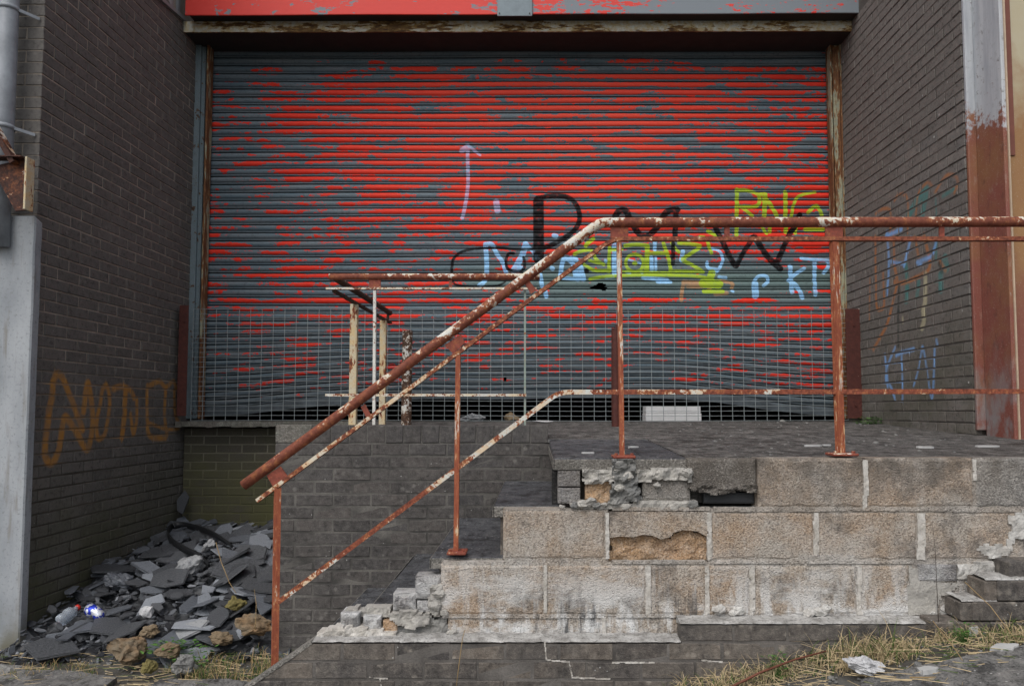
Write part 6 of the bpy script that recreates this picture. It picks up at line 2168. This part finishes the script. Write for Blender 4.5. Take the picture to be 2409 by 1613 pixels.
# ------------------------------------------------------------------ plants
def tuft(name, spots, mat, kind='stuff', label=None, cat=None, wid=0.0015, width_jit=0.6):
    """grass blades: spots = [(x, y, z, n, height, spread, lean)]"""
    V, Fc, T = [], [], []
    for (x, y, z, n, hh, spread, lean) in spots:
        for _ in range(n):
            a = random.uniform(0, 6.283)
            r = spread * math.sqrt(random.random())
            bx, by = x + math.cos(a) * r, y + math.sin(a) * r * 0.6
            L = hh * random.uniform(0.45, 1.15)
            da = random.uniform(0, 6.283)
            le = lean * random.uniform(0.3, 1.4)
            dr = Vector((math.cos(da), math.sin(da) * 0.7, 0))
            side = Vector((-dr.y, dr.x, 0)).normalized() if random.random() < 0.5 else Vector((1, 0, 0))
            w = wid * random.uniform(1 - width_jit, 1 + width_jit)
            p = Vector((bx, by, z))
            seg = 4
            tone = random.random()
            for k in range(seg + 1):
                t = k / seg
                th = le * t * 1.5
                q = p + dr * (L * (1 - math.cos(th)) / max(le * 1.5, .05) if le > .02 else 0) + Vector((0, 0, L * math.sin(min(th, 2.6)) / max(le * 1.5, .05)))
                ww = w * (1 - t) ** 0.6 + 0.0003
                V += [q - side * ww, q + side * ww]
                T += [tone, tone]
            b = len(V) - 2 * (seg + 1)
            for k in range(seg):
                Fc.append((b + 2 * k, b + 2 * k + 1, b + 2 * k + 3, b + 2 * k + 2))
    c = spots[0]
    o = solid(name, V, Fc, mat, None, False, {'tone': T}, (c[0], c[1], c[2]))
    tag(o, label, cat, None, kind)
    return o


sp = []
rg = random.Random(5)
for i in range(60):
    px = rg.uniform(1990, 2430)
    x = at(px, 1500, 2.93).x
    y = rg.uniform(2.82, 3.02)
    sp.append((x, y, ground_z(x, y) - 0.01, 24, 0.11, 0.08, rg.choice([1.6, 2.4, 3.0, 3.4])))
for i in range(46):
    px = rg.uniform(1560, 2000)
    x = at(px, 1560, 2.95).x
    y = rg.uniform(2.84, 3.02)
    sp.append((x, y, ground_z(x, y) - 0.01, 22, 0.10 + 0.05 * rg.random(), 0.07, rg.choice([1.6, 2.3, 3.0])))
for i in range(14):
    x, y = at(2050 + rg.uniform(-60, 60), 1530, 2.9).x, rg.uniform(2.84, 3.0)
    sp.append((x, y, ground_z(x, y) - 0.01, 14, 0.17, 0.06, rg.choice([1.2, 2.0])))
tuft('dry_grass', sp, M_grass_dry)
sp = []
for i in range(34):
    x, y = rg.uniform(-1.85, -1.28), rg.uniform(3.85, 4.28)
    sp.append((x, y, ground_z(x, y) - 0.005, 20, 0.10, 0.06, 1.0))
for i in range(10):
    x, y = rg.uniform(-2.05, -1.8), rg.uniform(3.95, 4.2)
    sp.append((x, y, ground_z(x, y) - 0.005, 14, 0.07, 0.05, 1.0))
for i in range(22):
    x, y = rg.uniform(-2.95, -2.35), rg.uniform(3.92, 4.12)
    sp.append((x, y, ground_z(x, y) - 0.005, 18, 0.06, 0.06, 0.9))
tuft('dry_grass', sp, M_grass_mix)
p = at_z(2168, 1010, plat_z(4.9))
sp = [(p.x + rg.uniform(-.11, .12), p.y + rg.uniform(-.03, .05), plat_z(p.y) - .005, 26, 0.13 + .07 * rg.random(), 0.05, 0.7) for _ in range(12)] + [(p.x + 0.22 + rg.uniform(-.05, .05), p.y - 0.1, plat_z(p.y) - .005, 14, 0.08, 0.04, 0.9) for _ in range(4)]
tuft('grass_tuft', sp, M_grass_mix, 'stuff')


def weed(name, c, n, size, label, spread=(0.1, 0.06), hgt=0.05):
    V, Fc, T = [], [], []
    for _ in range(n):
        p = Vector((c[0] + random.gauss(0, spread[0]), c[1] + random.gauss(0, spread[1]), c[2] + random.uniform(0.0, hgt)))
        a = random.uniform(0, 6.283)
        s = size * random.uniform(0.6, 1.3)
        u = Vector((math.cos(a), math.sin(a), random.uniform(-0.2, 0.5)))
        w = Vector((-math.sin(a), math.cos(a), random.uniform(-.2, .2)))
        if not V:
            V += [Vector((c[0], c[1], c[2] - .02)), Vector((c[0] + .003, c[1], c[2] - .02))]
            T += [0.1, 0.1]
        Fc.append((0, 1, len(V)))
        b = len(V)
        V += [p - u * s, p - u * s * .2 + w * s * .62, p + u * s, p - u * s * .2 - w * s * .62, p + Vector((0, 0, -s * .2))]
        T += [random.random()] * 5
        Fc += [(b, b + 1, b + 4), (b + 1, b + 2, b + 4), (b + 2, b + 3, b + 4), (b + 3, b, b + 4)]
    o = solid(name, V, Fc, M_leaf, None, False, {'tone': T}, c)
    tag(o, label, 'weed') if label else tag(o, kind='stuff')


p = at(400, 1502, 4.12); weed('weed', (p.x, p.y, ground_z(p.x, p.y) + 0.07), 120, 0.017, 'green leafy weed growing between orange stones and slates', (0.09, 0.05), 0.07)
p = at(455, 1520, 4.05); weed('weed', (p.x, p.y, ground_z(p.x, p.y) + 0.03), 60, 0.014, 'low green weed beside the grey angular stone', (0.06, 0.04), 0.05)
p = at_z(2045, 996, plat_z(6.0)); weed('weed', (p.x, min(p.y, 6.1), plat_z(6.0)), 90, 0.016, None, (0.08, 0.05), 0.06)
p = at(1825, 1580, 2.9); weed('weed', (p.x, p.y, ground_z(p.x, p.y) + .02), 46, 0.010, 'small green weed in the grass below the plinth', (0.03, 0.02), 0.10)
p = at(2270, 1520, 2.9); weed('weed', (p.x, p.y, ground_z(p.x, p.y) + .02), 60, 0.008, 'green clump in the dry grass at the right', (0.035, 0.02), 0.07)

M_stalk = plain('dry stalk', (0.36, 0.25, 0.12, 1), 0.8)
M_bramble = plain('red bramble stem', (0.15, 0.05, 0.028, 1), 0.7)
M_twig = plain('dark twig', (0.07, 0.055, 0.045, 1), 0.8)


def stem(name, pts, r, mat, label, cat='stalk', group=None):
    P_ = [at(*q) for q in pts]
    g = Geo()
    rs = [r * (1 - 0.5 * i / (len(P_) - 1)) for i in range(len(P_))]
    g.tube(P_, rs, 5)
    tag(g.make(name, mat, None, True, P_[0]), label, cat, group)


stem('bramble_stem', [(1700, 1625, 2.82), (1790, 1580, 2.86), (1870, 1550, 2.9), (1945, 1530, 2.93)], 0.006, M_bramble, 'red brown bramble stem lying across the grass', 'bramble')
stem('grass_stalk', [(1072, 1625, 2.95), (1080, 1560, 2.96), (1088, 1500, 2.98), (1094, 1480, 2.99)], 0.0022, M_stalk, 'single dry stalk leaning on the middle of the plinth')
stem('dead_stalk', [(2208, 1470, 2.99), (2204, 1380, 3.0), (2200, 1290, 3.02), (2194, 1235, 3.05)], 0.0016, M_twig, 'thin dark dead stalk standing before the patched blocks')
stem('grass_stalk', [(2270, 1368, 3.02), (2330, 1425, 2.9), (2409, 1530, 2.75)], 0.0022, M_stalk, 'long dry stalk slanting down at the right edge')
stem('grass_stalk', [(2140, 1592, 2.62), (2260, 1592, 2.62), (2430, 1590, 2.62)], 0.0025, M_stalk, 'dry stalk lying flat on the right paving slab')
stem('grass_stalk', [(2195, 1460, 2.9), (2250, 1530, 2.75), (2295, 1600, 2.6)], 0.002, M_stalk, 'dry stalk bent over the front paving at the right')
stem('grass_stalk', [(508, 1275, 4.9), (520, 1320, 4.75), (540, 1370, 4.6), (556, 1395, 4.55)], 0.003, M_stalk, 'dry stalk fallen across the slate heap')
stem('grass_stalk', [(600, 1480, 4.1), (603, 1420, 4.15), (598, 1385, 4.2)], 0.0022, M_stalk, 'dry stalk standing beside the railing foot post')

# straw and grit lying on the ground
V, Fc, T = [], [], []
for _ in range(900):
    if rg.random() < 0.55:
        x, y = rg.uniform(0.6, 2.3), rg.uniform(2.55, 3.0)
    else:
        x, y = rg.uniform(-3.1, -1.25), rg.uniform(3.75, 4.3)
    z = ground_z(x, y) + 0.012 + rg.random() * 0.025
    a, L = rg.uniform(0, 6.28), rg.uniform(0.03, 0.16)
    d = Vector((math.cos(a), math.sin(a) * .6, rg.uniform(-.08, .12)))
    q = Vector((x, y, z)); w = Vector((0, 0.0008, 0.0012))
    b = len(V)
    V += [q - w, q + w, q + d * L + w * .5, q + d * L - w * .5]
    T += [rg.random()] * 4
    Fc.append((b, b + 1, b + 2, b + 3))
tag(solid('loose_straw', V, Fc, M_grass_dry, None, False, {'tone': T}), kind='stuff')
V, Fc = [], []
for _ in range(700):
    if rg.random() < 0.5:
        x, y = rg.uniform(0.4, 2.4), rg.uniform(2.5, 3.0)
        z = ground_z(x, y)
    elif rg.random() < 0.6:
        x, y = rg.uniform(-3.1, -1.2), rg.uniform(3.6, 4.35)
        z = ground_z(x, y)
    else:
        x, y = rg.uniform(0.7, 2.7), rg.uniform(3.3, 6.2)
        z = plat_z(y) - 0.003
    r_ = rg.uniform(0.003, 0.009) if rg.random() < .9 else rg.uniform(0.009, 0.018)
    b = len(V)
    V += [Vector((x, y, z + 0.004)) + Vector((v.x * r_ * rg.uniform(.7, 1.3), v.y * r_, v.z * r_ * .7)) for v in ICO1[0][:12]]
    Fc += [tuple(i + b for i in f) for f in [(0, 11, 5), (0, 5, 1), (0, 1, 7), (0, 7, 10), (0, 10, 11), (1, 5, 9), (5, 11, 4), (11, 10, 2), (10, 7, 6), (7, 1, 8), (3, 9, 4), (3, 4, 2), (3, 2, 6), (3, 6, 8), (3, 8, 9), (4, 9, 5), (2, 4, 11), (6, 2, 10), (8, 6, 7), (9, 8, 1)]]
tag(solid('grit', V, Fc, M_stone_grey), kind='stuff')
for (px_, py_, w_, h_) in [(2365, 1545, 70, 14), (2290, 1500, 26, 6), (1640, 1600, 30, 8), (1845, 1606, 34, 9), (1925, 1598, 40, 8), (2180, 1565, 50, 10)]:
    c = at_z(px_, py_, ground_z(1.7, 2.75))
    k = c.y / F
    pts = [(c.x + math.cos(a) * w_ / 2 * k * rg.uniform(.6, 1.1), c.y + math.sin(a) * h_ * k * 1.6 * rg.uniform(.6, 1.1)) for a in [i / 14 * 6.283 for i in range(14)]]
    V = [(x, y, ground_z(x, y) + 0.034) for x, y in pts] + [(x, y, ground_z(x, y)) for x, y in pts]
    o = solid('lime_mark', V, [tuple(range(14))] + [(i, i + 14, (i + 1) % 14 + 14, (i + 1) % 14) for i in range(14)], M_lime, bpy.data.objects['pavement'])

p = at(2030, 1578, 2.78)
p.z = ground_z(p.x, p.y) + 0.045
tag(rock('plaster_chunk', p, (0.07, 0.055, 0.028), M_white_stone, None, 36, 0.9, 3, -0.25), 'broken white plaster chunk on the ground at the right', 'plaster chunk')
for (px, py, Y, s, lab) in [(2145, 1003, 5.0, 0.022, 'small white stone left of the grass tuft on the platform'), (2208, 1011, 4.75, 0.02, 'small white stone right of the grass tuft on the platform')]:
    p = at_z(px, py, plat_z(Y) + 0.012)
    tag(rock('pebble', p, (s * 1.4, s, s * .8), M_white_stone, None, int(px), 0.3, 2), lab, 'stone')
